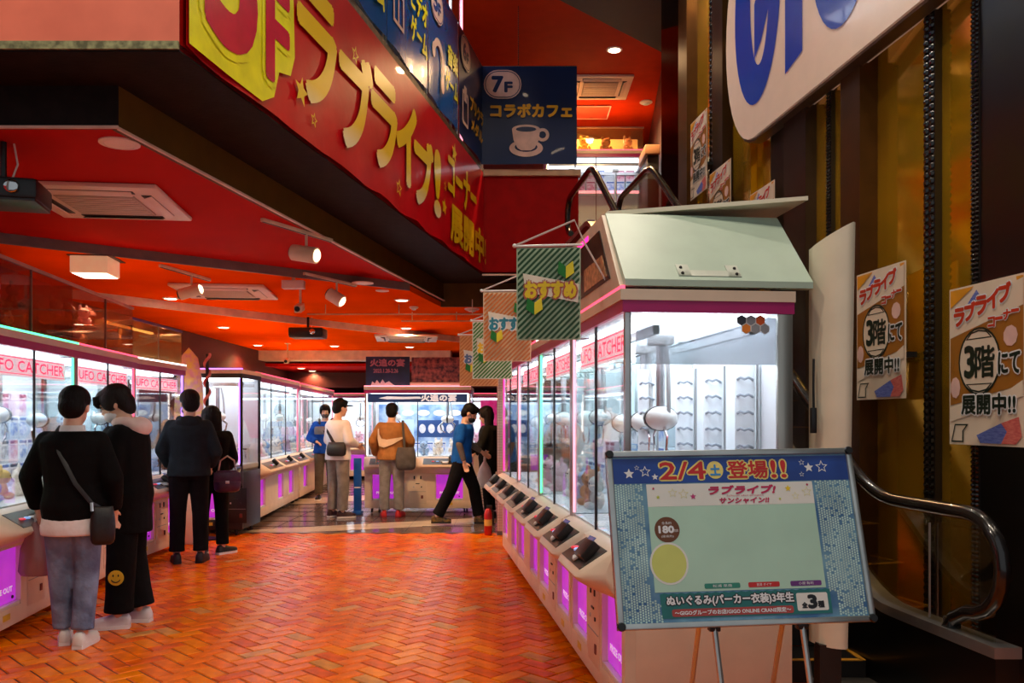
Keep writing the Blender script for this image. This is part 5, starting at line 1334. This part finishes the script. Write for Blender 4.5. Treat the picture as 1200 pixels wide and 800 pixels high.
# lit glazed prize cabinets right behind the guide banners
upn = Vector((-bu.y, bu.x))
for k, (s, lb) in enumerate(((3.0, 'near'), (4.6, 'far'))):
    o2 = Vector((-1.68, 4.31)) + bu * s + upn * .06
    t = thing('glazed_cabinet', 'tall lit glazed cabinet on the upper floor behind the guide banners, %s one' % lb, 'cabinet', (o2.x, o2.y, UF), brz, 'cabinets behind the guide banners')
    MB().box(0, 1.55, .02, .6, 0, 1.0, .01).build('base', CREAM, t)
    MB().box(0, 1.55, .58, .6, 1.0, 2.95).build('back_panel', INWHITE, t, smooth=False)
    MB().box(0, 1.55, .02, .6, 2.95, 3.02).build('top', CREAM, t, smooth=False)
    MB().box(.1, 1.45, .15, .5, 2.925, 2.945).build('light_panel', LEDP, t, smooth=False)
    for z in (1.6, 2.2, 2.62): MB().box(.02, 1.53, .2, .57, z, z + .015).build('shelf', INWHITE, t, smooth=False)
    for x in (0, .5, 1.02, 1.52): MB().box(x, x + .03, .02, .05, 1.0, 2.95).build('post', LEDS['rose'] if x == 1.52 and k else STEEL, t, smooth=False)
    for x in (.03, .53, 1.05): MB().box(x, x + .46, .03, .034, 1.0, 2.95).build('pane', PANE, t, smooth=False)
ch = thing('hanging_chain', 'thin chain hanging from the black ceiling behind the cup banner', 'chain', (.08, 10.8, 5.95))
mb = MB()
for i in range(26): mb.ball((0, 0, i * .029), (.007, .007, .015), 6, 4)
o = mb.build('links', BEAD, ch)
# ================================================================ people
HAIRB = M('black_hair', (9, 7, 7), .6, spec=.2, noise=.4, nscale=60, stretch=(1, 1, .15), bump=.4, bscale=90)
HAIRD = M('dark_brown_hair', (24, 15, 13), .55, spec=.25, noise=.4, nscale=60, stretch=(1, 1, .15), bump=.4, bscale=90)
EYEW = M('eye_white', (236, 232, 226), .3); EYEB = M('eye_dark', (20, 16, 14), .2)
def fab(name, col, **k): return M('cloth_' + name, col, .92, spec=.15, noise=k.get('noise', .15), nscale=k.get('nscale', 12), bump=k.get('bump', .35), bscale=k.get('bs', 14), col2=k.get('col2'))
DEF = dict(pelvis=(0, 0, .93), waist=(0, 0, 1.06), chest=(0, 0, 1.27), neck=(0, .01, 1.44), head=(0, -.02, 1.585),
           shL=(.160, .0, 1.352), shR=(-.160, .0, 1.352), elL=(.235, .03, 1.10), elR=(-.235, .03, 1.10), wrL=(.235, -.05, .86), wrR=(-.235, -.05, .86),
           hipL=(.09, 0, .90), hipR=(-.09, 0, .90), knL=(.105, -.01, .49), knR=(-.105, -.01, .49), anL=(.112, .02, .085), anR=(-.112, .02, .085))
def limb(mb, a, b, r0, r1, n=12, bulge=0.0, flat=None):
    a, b = Vector(a), Vector(b); d = (b - a); L = d.length; u = d / L
    pts = []; rs = []
    for t in (-1, -.75, -.4): pts.append(a + u * r0 * t); rs.append(r0 * math.sqrt(max(0.02, 1 - t * t)))
    for k in range(5):
        t = k / 4; pts.append(a + d * t); rs.append(r0 + (r1 - r0) * t + bulge * math.sin(PI * t))
    for t in (.4, .75, 1): pts.append(b + u * r1 * t); rs.append(r1 * math.sqrt(max(0.02, 1 - t * t)))
    mb.tube(pts, rs, n, flat=flat)
def rings(mb, secs, n=20):
    """loft of ellipses: (centre, rx, ry) with horizontal sections"""
    base = len(mb.v)
    for c, rx, ry in secs:
        for j in range(n):
            a = 2 * PI * j / n
            mb.v.append((c[0] + rx * math.cos(a), c[1] + ry * math.sin(a), c[2]))
    for i in range(len(secs) - 1):
        for j in range(n):
            a, b = base + i * n + j, base + i * n + (j + 1) % n
            mb.f.append((a, b, b + n, a + n))
    mb.f.append(tuple(base + j for j in reversed(range(n)))); mb.f.append(tuple(base + (len(secs) - 1) * n + j for j in range(n)))
def lerp(a, b, t): return tuple(a[i] + (b[i] - a[i]) * t for i in range(3))
def torso_secs(J, e, zlo, zhi, wide=1.0):
    """torso sections from pelvis bottom to neck, grown by e, limited to heights zlo..zhi along the spine"""
    pv, wa, ch, nk = J['pelvis'], J['waist'], J['chest'], J['neck']
    keys = [((pv[0], pv[1], pv[2] - .10), .150, .105), (pv, .165, .118), (lerp(pv, wa, .6), .148, .108), (wa, .140, .102), (lerp(wa, ch, .5), .152, .108), (ch, .170, .116), (lerp(ch, nk, .45), .178, .106), (lerp(ch, nk, .66), .140, .088), (lerp(ch, nk, .86), .088, .068), (nk, .060, .060)]
    out = []
    for c, rx, ry in keys:
        if zlo <= c[2] <= zhi: out.append((c, (rx + e) * wide, ry + e))
    return out
def hand(mb, wr, el, side, curl=.5, down=None):
    """palm, four unequal bent fingers and a thumb, continuing the forearm"""
    wr = Vector(wr); u = (wr - Vector(el)).normalized()
    fwd = Vector((0, -1, 0)); fwd = (fwd - u * fwd.dot(u)).normalized()   # back of thumb side faces forward
    w = u.cross(fwd) * side                                             # towards the palm side (inwards)
    pc = wr + u * .045
    R = Matrix((fwd, w, u)).transposed()
    mb.ball(pc, (.040, .018, .052), 10, 8, R)
    for i, (off, ln) in enumerate(((.030, .070), (.011, .080), (-.009, .074), (-.028, .058))):
        p0 = wr + u * .080 + fwd * off
        d1 = (u + w * -curl * .45).normalized(); d2 = (u + w * -curl * 1.3).normalized()
        w_in = -w
        p1 = p0 + (u + w_in * curl * .35).normalized() * ln * .45
        p2 = p1 + (u + w_in * curl * 1.1).normalized() * ln * .32
        p3 = p2 + (u * .6 + w_in * curl * 1.5).normalized() * ln * .25
        mb.tube([p0 - u * .02, p0, p1, p2, p3], [.010, .0098, .0092, .0085, .006], 8)
    t0 = wr + u * .030 + fwd * .034
    t1 = t0 + (u * .7 + fwd * .6 - w * .2).normalized() * .035; t2 = t1 + (u * .95 + fwd * .2 - w * .3).normalized() * .030
    mb.tube([t0 - fwd * .02, t0, t1, t2], [.013, .012, .0105, .0075], 8)
def shoe(name, parent, an, toe, mat, sole_mat, knee):
    """toe: horizontal direction of the foot"""
    an = Vector(an); f = Vector((toe[0], toe[1], 0)).normalized(); s = Vector((f.y, -f.x, 0)); pit = toe[2] if len(toe) > 2 else 0
    base = Vector((an.x, an.y, an.z - .085))
    def q(a, b, z): 
        v = base + f * a + s * b; v.z += z + pit * (a + .05 if pit < 0 else .19 - a) * 1.0 if pit else z
        return v
    secs = [(-.075, .030, .055), (-.06, .036, .085), (-.02, .038, .095), (.03, .040, .085), (.08, .044, .066), (.13, .046, .055), (.175, .038, .046), (.20, .018, .034)]
    mb = MB(); rows = []
    for a, hw, h in secs:
        rows.append([q(a, -hw, .022), q(a, -hw * .95, .022 + h * .55), q(a, -hw * .5, .022 + h * .95), q(a, hw * .5, .022 + h * .95), q(a, hw * .95, .022 + h * .55), q(a, hw, .022)])
    m = 6; vs = [v for r in rows for v in r]
    fs = [(i * m + j, i * m + (j + 1) % m, (i + 1) * m + (j + 1) % m, (i + 1) * m + j) for i in range(len(rows) - 1) for j in range(m)] + [tuple(range(m)), tuple(reversed(range((len(rows) - 1) * m, len(rows) * m)))]
    so = mb.add(vs, fs).build('shoe', mat, parent, angle=70)
    rows = []
    for a, hw, h in secs: rows.append([q(a, -hw * 1.08, 0), q(a, hw * 1.08, 0), q(a, hw * 1.08, .026), q(a, -hw * 1.08, .026)])
    vs = [v for r in rows for v in r]; m = 4
    fs = [(i * m + j, i * m + (j + 1) % m, (i + 1) * m + (j + 1) % m, (i + 1) * m + j) for i in range(len(rows) - 1) for j in range(m)] + [tuple(range(m)), tuple(reversed(range((len(rows) - 1) * m, len(rows) * m)))]
    MB().add(vs, fs).build('sole', sole_mat, so, angle=60)
    return so

def person(label, x, d, yaw, H=1.70, J=None, top=None, pants=None, shoes=None, sole=None, hair='short', hairmat=None, jac=None, headrot=(0, 0), mask=None, sleeves='long', toes=None, baggy=.02, voxel=.009, slv=None, hem=.80, fin=.5, skirt=False):
    D_ = dict(DEF); D_.update(J or {})
    k = H / 1.70
    t = thing('person', label, 'person', (x, d, 0), math.radians(yaw)); t.scale = (k, k, k)
    # --- body: one continuous surface
    b = MB()
    rings(b, torso_secs(D_, -.008, -9, 9))
    for s, sg in (('L', 1), ('R', -1)):
        limb(b, D_['sh' + s], D_['el' + s], .050, .038); limb(b, D_['el' + s], D_['wr' + s], .039, .025)
        hand(b, D_['wr' + s], D_['el' + s], sg, fin)
        limb(b, D_['hip' + s], D_['kn' + s], .082, .052); limb(b, D_['kn' + s], D_['an' + s], .052, .036, bulge=.008)
        tv = (toes or {}).get(s, (sg * .15, -1)); f = Vector((tv[0], tv[1], 0)).normalized(); an = Vector(D_['an' + s])
        limb(b, an + Vector((0, 0, -.045)) - f * .03, an + Vector((0, 0, -.055)) + f * .12, .030, .020)
    hc = Vector(D_['head']); pitch, turn = math.radians(headrot[0]), math.radians(headrot[1])
    HM = Matrix.Rotation(turn, 3, 'Z') @ Matrix.Rotation(pitch, 3, 'X')
    HS = 1.10; HMS = HM * HS
    def hp2(v): return hc + HM @ (Vector(v) * HS)
    limb(b, D_['neck'], hp2((0, .015, -.06)), .060, .058)
    b.ball(hp2((0, .012, .025)), (.074, .092, .088), 16, 12, HMS); b.ball(hp2((0, -.022, -.035)), (.060, .066, .080), 14, 10, HMS)
    b.ball(hp2((0, -.058, -.088)), (.026, .024, .022), 10, 8, HMS)
    b.tube([hp2((0, -.082, .012)), hp2((0, -.098, -.022)), hp2((0, -.088, -.034))], [.008, .013, .010], 8)
    b.ball(hp2((0, -.080, -.060)), (.022, .010, .009), 8, 6, HMS)
    for s in (-1, 1): b.ball(hp2((s * .074, .012, -.010)), (.011, .022, .032), 8, 6, HMS)
    for s in (-1, 1): b.ball(hp2((s * .03, -.075, .028)), (.02, .012, .008), 8, 6, HMS)
    me = remesh(b, voxel, 3); me.materials.clear(); me.materials.append(MATS['skin'])
    link('body', me, t)
    for s in (-1, 1):
        e = MB().ball(hp2((s * .029, -.080, .006)), (.013, .008, .008), 8, 6, HMS).build('eye', EYEW, t)
        MB().ball(hp2((s * .029, -.087, .006)), (.006, .003, .0065), 8, 6, HMS).build('iris', EYEB, e)
        MB().tube([hp2((s * .012, -.088, .030)), hp2((s * .030, -.089, .035)), hp2((s * .048, -.078, .030))], [.003, .004, .002], 6).build('eyebrow', hairmat or HAIRB, t)
    # --- hair
    hm = hairmat or HAIRB; h = MB()
    h.ball(hp2((0, .022, .045)), (.089, .100, .086), 16, 12, HMS); h.ball(hp2((0, .058, -.005)), (.080, .062, .086), 14, 10, HMS)
    if hair in ('short', 'bowl', 'long', 'fringe'):
        h.ball(hp2((0, -.035, .080)), (.070, .055, .040), 12, 8, HMS)
    if hair in ('bowl', 'fringe', 'long'):
        for s in (-1, 1): h.ball(hp2((s * .066, -.010, .020)), (.026, .055, .062), 10, 8, HMS)
        h.ball(hp2((0, -.066, .062)), (.062, .028, .034), 12, 8, HMS)
        h.ball(hp2((0, .062, -.035)), (.074, .050, .070), 12, 8, HMS)
    if hair == 'bowl':
        for i in range(7): h.tube([hp2((-.06 + i * .02, -.075, .09)), hp2((-.063 + i * .021, -.096, .045)), hp2((-.06 + i * .02, -.092, .012))], [.016, .015, .006], 6)
    if hair == 'long':
        for (px_, py_, rx, ry, z0_, z1_) in ((0, .075, .085, .045, .05, -.38), (.06, .035, .035, .05, .03, -.34), (-.06, .035, .035, .05, .03, -.34)):
            c0 = hp2((px_, py_, z0_)); 
            rings(h, [((c0.x, c0.y + .03 * q, c0.z + (z1_ - z0_) * q), rx * (1 + .15 * q) * (1 - .5 * max(0, q - .7)), ry) for q in (0, .15, .35, .55, .75, 1.0)])
    hme = remesh(h, .008, 3); hme.materials.clear(); hme.materials.append(hm)
    link('hair', hme, t)
    if mask:
        mbm = MB(); 
        mbm.ball(hp2((0, -.040, -.058)), (.060, .064, .046), 14, 10, HMS); mm = mbm.build('face_mask', mask, t)
        for s in (-1, 1): MB().tube([hp2((s * .056, -.05, -.04)), hp2((s * .076, -.01, -.005)), hp2((s * .080, .015, .01))], .0025, 5).build('mask_loop', mask, mm)
    # --- trousers
    if pants:
        p = MB()
        pv = D_['pelvis']
        rings(p, torso_secs(D_, .014 + baggy * .2, -9, D_['waist'][2] + .001))
        for s in ('L', 'R'):
            kn, an, hp0 = D_['kn' + s], D_['an' + s], D_['hip' + s]
            limb(p, hp0, kn, .100 + baggy * .4, .066 + baggy)
            lo = lerp(kn, an, .93)
            p.tube([kn, lerp(kn, an, .3), lerp(kn, an, .6), lerp(kn, an, .8), lo], [.066 + baggy, .064 + baggy, .060 + baggy, .058 + baggy * 1.15, .062 + baggy * 1.1], 14)
            p.ball(kn, .066 + baggy, 12, 8)
        if skirt:
            rings(p, [((pv[0], pv[1], z), r, r * .85) for z, r in ((.98, .17), (.85, .20), (.6, .23), (.42, .25))])
        pme = remesh(p, .012, 5); pme.materials.clear(); pme.materials.append(pants); link('trousers', pme, t)
    # --- upper garment
    g = MB()
    e = .026 if jac is None else jac
    secs = torso_secs(D_, e, hem, 9); low = secs[0]
    secs = [((low[0][0], low[0][1], hem), low[1] * 1.02, low[2] * 1.04)] + secs if low[0][2] - hem > .02 else secs
    nk = D_['neck']; secs = [q for q in secs if q[0][2] < nk[2] - .001]
    rings(g, secs)
    g2 = MB() if slv else g
    for s in ('L', 'R'):
        limb(g, D_['sh' + s], lerp(D_['sh' + s], D_['el' + s], .75 if sleeves == 'short' else 1.0), .056 + e * .4, .052 + e * .45)
        if sleeves == 'long' or slv:
            a = D_['el' + s]; w = lerp(D_['el' + s], D_['wr' + s], .93)
            q = g2 if slv else g
            if slv: limb(q, lerp(D_['sh' + s], a, .6), a, .046, .044)
            r = .048 if slv else .052 + e * .45
            q.ball(a, r, 12, 8); q.tube([a, lerp(a, w, .5), w], [r, r * .9, r * .74], 14)
    gme = remesh(g, .012, 5); gme.materials.clear(); gme.materials.append(top)
    gar = link('upper_garment', gme, t)
    if slv:
        sme = remesh(g2, .011, 4); sme.materials.clear(); sme.materials.append(slv); link('under_sleeves', sme, t)
    # --- shoes
    for s, sg in (('L', 1), ('R', -1)):
        tv = (toes or {}).get(s, (sg * .15, -1))
        shoe('shoe', t, D_['an' + s], tv, shoes, sole or WHITEP, D_['kn' + s])
    return t, D_, hp2

def strap(t, pts, mat, w=.018, name='strap', parent=None):
    return MB().tube(pts, w, 8, flat=(.18, 1.0)).build(name, mat, parent or t)
def soft_bag(name, mat, parent, c, size, rz=0.0, drop=.3):
    m = Matrix.Rotation(rz, 3, 'Z'); a, b_, h = size
    mb = MB(); secs = []
    n = 16
    base = 0
    prof = [(.62, .35, 0), (.86, .70, .05), (.97, .92, .14), (1.0, 1.0, .3), (1.02, 1.0, .5), (.96, .85, .75), (.84, .45, .95), (.80, .2, 1.0)]
    for sx_, sy_, z in prof:
        for j in range(n):
            q = 2 * PI * j / n; cx = abs(math.cos(q)) ** .75 * (1 if math.cos(q) >= 0 else -1); cy = abs(math.sin(q)) ** .8 * (1 if math.sin(q) >= 0 else -1)
            v = m @ Vector((a / 2 * sx_ * cx, b_ / 2 * sy_ * cy, -h / 2 + h * z)); mb.v.append(tuple(Vector(c) + v))
    for i in range(len(prof) - 1):
        for j in range(n):
            p, q = i * n + j, i * n + (j + 1) % n; mb.f.append((p, q, q + n, p + n))
    mb.f.append(tuple(reversed(range(n)))); mb.f.append(tuple((len(prof) - 1) * n + j for j in range(n)))
    return mb.build(name, mat, parent, angle=60)
BLKC = fab('black_wool', (11, 11, 12)); WHT = fab('white_shirt', (232, 228, 226), noise=.05)
SNEAK = M('white_sneaker', (226, 220, 212), .5, noise=.06); BLKSH = M('black_shoe', (20, 20, 22), .45)

# 1: black jacket, blue jeans, cross-body bag, by the green-topped machine (seen from behind)
t, J, hp2 = person('person in a black jacket and faded blue jeans with a cross-body bag, seen from behind', -2.84, 5.52, 188, 1.665,
    J=dict(head=(0, -.045, 1.575), elL=(.275, -.02, 1.12), wrL=(.28, -.16, .89), elR=(-.255, .02, 1.11), wrR=(-.23, -.10, .88), knL=(.088, -.03, .49), anL=(.075, -.07, .085), knR=(-.085, -.01, .49), anR=(-.070, .04, .085), hipL=(.085, 0, .9)),
    top=BLKC, pants=fab('faded_denim', (92, 104, 132), col2=(136, 150, 178), nscale=5, bs=11, bump=.9), shoes=SNEAK, hair='short', jac=.036, headrot=(14, 0), baggy=.012, hem=.80, toes={'L': (.3, -1), 'R': (-.1, -1)})
MB(); sh = MB(); rings(sh, [((0, 0, .735), .196, .146), ((0, 0, .78), .200, .150), ((0, 0, .86), .19, .14)]); sme = remesh(sh, .010, 3); sme.materials.clear(); sme.materials.append(WHT); link('shirt_tail', sme, t)
co_ = MB(); rings(co_, [((0, .012, 1.415), .082, .078), ((0, .0, 1.455), .072, .072)]); co_.build('collar', WHT, t)
STR = M('black_webbing', (26, 25, 26), .5)
cs = strap(t, [(.06, -.10, 1.42), (.078, .0, 1.452), (.080, .085, 1.40), (.03, .150, 1.28), (-.07, .158, 1.08), (-.16, .13, .95), (-.205, .06, .90)], STR, .014)
bg_ = soft_bag('cross_body_bag', M('black_nylon', (24, 23, 25), .5, bump=.2, bscale=20), t, (-.215, .09, .80), (.15, .085, .25), .35)
MB().tube([(-.16, .135, .955), (-.165, .14, .90)], .010, 6).build('buckle', STEEL, bg_)
sk = thing('plastic_bag', 'thin translucent shopping bag hanging from the black-jacketed person left hand', 'bag', (-3.13, 5.60, .0))
pb = MB(); rings(pb, [((0, 0, .44), .09, .05), ((0, 0, .47), .11, .06), ((0, 0, .62), .095, .05), ((0, 0, .72), .05, .03), ((.0, 0, .79), .012, .012)], 14); pb.build('bag_film', GLASS('bag_film', (206, 170, 176), .08, rough=.2, haze=.35, hazecol=(196, 150, 150)), sk)
MB().tube([(0, 0, .78), (.0, 0, .82), (.0, -.0, .84)], .007, 6).build('bag_handle', GLASS('bag_film2', (230, 200, 200), .1, haze=.5), sk)

# 2: black coat with pale hood, smiley trousers, in profile
t, J, hp2 = person('person in a long black coat with pale hood and white mask, head bowed', -2.735, 6.08, 276, 1.71,
    J=dict(chest=(0, -.02, 1.27), neck=(0, -.02, 1.43), head=(0, -.085, 1.56), elL=(.21, -.05, 1.10), wrL=(.16, -.26, .98), elR=(-.21, -.05, 1.10), wrR=(-.16, -.26, .98), shL=(.155, -.01, 1.348), shR=(-.155, -.01, 1.348), anL=(.10, -.03, .085), anR=(-.09, .06, .085)),
    top=BLKC, pants=fab('black_twill', (12, 12, 13)), shoes=M('grey_white_sneaker', (216, 208, 204), .5), hair='bowl', hairmat=HAIRD, jac=.050, headrot=(28, 0), mask=M('white_mask', (236, 232, 230), .7), baggy=.034, hem=.66)
hd = MB(); hd.ball((0, .075, 1.40), (.14, .085, .075), 14, 10); hd.ball((.09, .0, 1.43), (.05, .09, .045), 10, 8); hd.ball((-.09, .0, 1.43), (.05, .09, .045), 10, 8); hme = remesh(hd, .010, 4); hme.materials.clear(); hme.materials.append(fab('pale_hood', (232, 206, 196), noise=.05)); link('hood', hme, t)
sm_ = MB().lathe([(.052, 0), (.052, .004)], (.206, -.012, .37), 24, 'x')
sm_.build('smiley_patch', M('yellow_patch', (226, 186, 40), .6), t)
INK = M('patch_ink', (40, 30, 10), .6)
MB().tube([(.213, -.012 + .030 * math.cos(a), .366 + .026 * math.sin(a)) for a in [PI * 1.1 + i * PI * .8 / 8 for i in range(9)]], .0035, 5).build('patch_smile', INK, t)
for s in (-1, 1): MB().ball((.2125, -.012 + s * .017, .386), (.003, .005, .009), 6, 5).build('patch_eye', INK, t)

# 3: dark teal hoodie
t, J, hp2 = person('person in a dark slate hoodie and black trousers by the outward-turned machine', -3.30, 8.72, 196, 1.745,
    J=dict(head=(0, -.03, 1.58), elL=(.25, .0, 1.12), wrL=(.20, -.20, .95), elR=(-.25, .02, 1.10), wrR=(-.20, -.18, .95)),
    top=fab('slate_hoodie', (28, 38, 44)), pants=fab('black_slacks', (16, 16, 18)), shoes=BLKSH, sole=BLKSH, hair='short', jac=.040, headrot=(8, 18), mask=M('black_mask', (22, 22, 24), .7), baggy=.014, hem=.86, toes={'L': (.2, -1), 'R': (-.2, -1)})
hd = MB(); hd.ball((0, .09, 1.39), (.12, .065, .07), 14, 10); hd.ball((.08, .02, 1.42), (.045, .08, .04), 10, 8); hd.ball((-.08, .02, 1.42), (.045, .08, .04), 10, 8); hme = remesh(hd, .010, 4); hme.materials.clear(); hme.materials.append(MATS['cloth_slate_hoodie']); link('hood', hme, t)

# 4: long-haired woman in black with purple handbag
t, J, hp2 = person('person with long black hair in black clothes and black trainers, beside the slate hoodie', -3.24, 9.22, 205, 1.60,
    J=dict(head=(.01, -.05, 1.565), elL=(.21, -.02, 1.12), wrL=(.15, -.2, 1.05), elR=(-.225, -.01, 1.10), wrR=(-.20, -.17, .98)),
    top=fab('black_jacket', (11, 11, 13)), pants=fab('black_leggings', (11, 11, 12)), shoes=M('black_trainer', (26, 26, 28), .5), sole=WHITEP, hair='long', jac=.040, headrot=(16, 25), baggy=.012, hem=.82, toes={'L': (-.3, -1), 'R': (-.9, -.6)})
hb = thing('handbag', 'dark purple leather handbag on the arm of the long-haired person', 'bag', (-3.03, 9.08, .0), math.radians(20))
b_ = soft_bag('bag_body', M('purple_leather', (62, 34, 66), .35, noise=.2, nscale=20), hb, (0, 0, .80), (.27, .12, .23))
MB().tube([(-.09, -.0, .90), (-.07, 0, 1.02), (0, 0, 1.07), (.07, 0, 1.02), (.09, 0, .90)], .009, 8).build('bag_handle', M('bag_metal', (190, 180, 170), .3, .7), hb)
MB().box(-.135, .135, -.066, -.055, .80, .90, .01).build('bag_flap', MATS['purple_leather'], hb)
MB().box(-.02, .02, -.072, -.064, .78, .81, .003).build('clasp', STEEL, hb)

# 5: white overshirt, grey trousers, black cap, sling bag
t, J, hp2 = person('person in a white overshirt and black cap with a black sling bag, mid hall', -2.58, 12.66, 142, 1.735,
    J=dict(head=(0, -.05, 1.59), elR=(-.24, .0, 1.12), wrR=(-.18, -.20, 1.05), elL=(.24, -.02, 1.12), wrL=(.18, -.22, 1.08)),
    top=WHT, pants=fab('grey_slacks', (142, 134, 126)), shoes=M('dark_red_sneaker', (58, 24, 24), .5), hair='short', jac=.046, headrot=(8, -10), baggy=.018, hem=.84, toes={'L': (.1, -1), 'R': (-.5, -1)})
cpm = MB(); cpm.ball(hp2((0, .015, .062)), (.096, .106, .080), 16, 10); cpm.ball(hp2((0, -.12, .050)), (.070, .075, .012), 12, 6); cme = remesh(cpm, .008, 3); cme.materials.clear(); cme.materials.append(fab('black_cap', (20, 20, 22))); link('cap', cme, t)
strap(t, [(.10, -.09, 1.41), (.10, .02, 1.44), (.10, .10, 1.38), (.03, .165, 1.25), (-.08, .16, 1.10), (-.17, .10, 1.02)], STR, .022)
soft_bag('sling_bag', M('black_nylon', (24, 23, 25), .5), t, (-.15, .16, 1.00), (.30, .12, .20), .4)

# 6: blue and black jacket, facing the viewer
t, J, hp2 = person('person in a blue and grey jacket and khaki trousers, face turned to the viewer', P(381, 490, 15.4).x, 15.4, 12, 1.70,
    J=dict(elR=(-.27, .0, 1.12), wrR=(-.14, -.20, 1.05), elL=(.25, .0, 1.12), wrL=(.2, -.14, .92)),
    top=fab('blue_jacket', (28, 80, 170), col2=(20, 60, 140)), pants=fab('khaki', (104, 94, 78)), shoes=M('dark_sneaker', (34, 32, 34), .5), hair='fringe', jac=.04, headrot=(4, 0), mask=M('grey_mask', (90, 84, 84), .7), baggy=.016, hem=.84)
sh = MB(); rings(sh, [((0, -.004, 1.18), .205, .156), ((0, -.004, 1.26), .214, .16), ((0, -.004, 1.33), .21, .15)]); sme = remesh(sh, .012, 3); sme.materials.clear(); sme.materials.append(fab('grey_yoke', (120, 116, 116))); link('yoke', sme, t)
strap(t, [(-.10, .02, 1.46), (-.10, -.10, 1.40), (0, -.165, 1.22), (.12, -.15, 1.05)], STR, .02)

# 7: tan sweatshirt with cream swoosh, grey trousers, red shoes, tote bag
TAN = fab('tan_sweat', (170, 118, 66))
t, J, hp2 = person('person in a tan sweatshirt with a cream tick and red shoes at the island machine', P(459, 490, 12.72).x, 12.72, 180, 1.69,
    J=dict(head=(0, -.04, 1.57), elL=(.28, .0, 1.14), wrL=(.26, -.16, .92), elR=(-.28, .0, 1.14), wrR=(-.24, -.18, .95)),
    top=TAN, pants=fab('ash_trousers', (140, 136, 134)), shoes=M('red_shoe', (196, 34, 34), .5), sole=M('red_sole', (150, 24, 24), .5), hair='short', jac=.050, headrot=(10, 0), baggy=.018, hem=.86, toes={'L': (.25, -1), 'R': (-.25, -1)})
# tick wraps the back: built on the curved back surface
def backpt(x, z, lift=.012): return (-x, .006 + lift + .168 * math.sqrt(max(0, 1 - (x / .235) ** 2)), z)
top_ = [(-.17, 1.33), (-.165, 1.24), (-.13, 1.18), (-.05, 1.165), (.08, 1.185), (.20, 1.205)]
bot_ = [(-.19, 1.32), (-.195, 1.18), (-.17, 1.07), (-.09, 1.045), (.05, 1.10), (.20, 1.19)]
vs = [backpt(*p) for p in top_] + [backpt(*p) for p in bot_]
MB().add(vs, [(i, i + 1, i + 7, i + 6) for i in range(5)]).build('tick_emblem', fab('cream_applique', (236, 212, 180), noise=.05), t)
strap(t, [(-.16, -.08, 1.42), (-.17, .02, 1.445), (-.18, .10, 1.38), (-.20, .13, 1.18), (-.21, .10, .98)], M('grey_strap', (80, 76, 74), .7), .018)
soft_bag('tote_bag', fab('charcoal_canvas', (92, 88, 86)), t, (-.23, .14, .88), (.30, .14, .34), .25)

# 8: walking man in a blue T-shirt over grey sleeves
t, J, hp2 = person('person in a blue shirt over grey sleeves striding to the right, looking down', P(541, 490, 11.85).x, 11.85, 90, 1.69,
    J=dict(chest=(0, -.03, 1.26), neck=(0, -.05, 1.42), head=(0, -.12, 1.545), shL=(.155, -.02, 1.345), shR=(-.155, -.02, 1.345), elR=(-.235, .02, 1.12), wrR=(-.23, -.05, .88), elL=(.22, -.10, 1.12), wrL=(.18, -.28, 1.0),
           hipL=(.085, -.01, .88), hipR=(-.085, .01, .88), knL=(.09, -.17, .50), anL=(.09, -.24, .085), knR=(-.09, .14, .50), anR=(-.09, .34, .11)),
    top=fab('royal_blue_tee', (24, 92, 180)), pants=fab('black_work_pants', (20, 20, 23)), shoes=M('black_yellow_shoe', (24, 22, 20), .5, col2=(150, 116, 24), nscale=22), sole=M('dark_sole', (40, 36, 30), .5), hair='short', jac=.030, headrot=(30, 0), mask=M('black_mask', (22, 22, 24), .7), sleeves='short', slv=fab('grey_sleeve', (112, 104, 98)), baggy=.022, hem=.86, toes={'L': (0, -1), 'R': (0, -1)})

# 9: dark coat, partly behind the pillar
t, J, hp2 = person('person in a dark coat with brown hair, half hidden behind the tiled pillar', P(573, 490, 12.5).x, 12.5, 262, 1.64,
    J=dict(head=(0, -.05, 1.57), elL=(.22, -.08, 1.12), wrL=(.16, -.28, 1.02), elR=(-.22, -.05, 1.12), wrR=(-.18, -.26, .98)),
    top=fab('dark_olive_coat', (34, 32, 28)), pants=fab('black_tights', (18, 17, 18)), shoes=BLKSH, sole=BLKSH, hair='long', hairmat=HAIRD, jac=.045, headrot=(18, 0), baggy=.012, hem=.72)
wb = thing('plastic_bag', 'white plastic carrier bag between the striding person and dark coat', 'bag', (P(568, 490, 12.15).x, 12.15, 0))
pb = MB(); rings(pb, [((0, 0, .48), .05, .04), ((0, 0, .50), .11, .07), ((0, 0, .62), .115, .075), ((0, 0, .76), .08, .05), ((0, 0, .86), .02, .02), ((0, 0, .98), .012, .012)], 14)
pb.build('bag_film', M('white_carrier_film', (236, 230, 236), .4, bump=.4, bscale=10), wb); MB().tube([(0, 0, .95), (.02, 0, 1.02), (0, 0, .97)], .008, 6).build('bag_handle', WHITEP, wb)
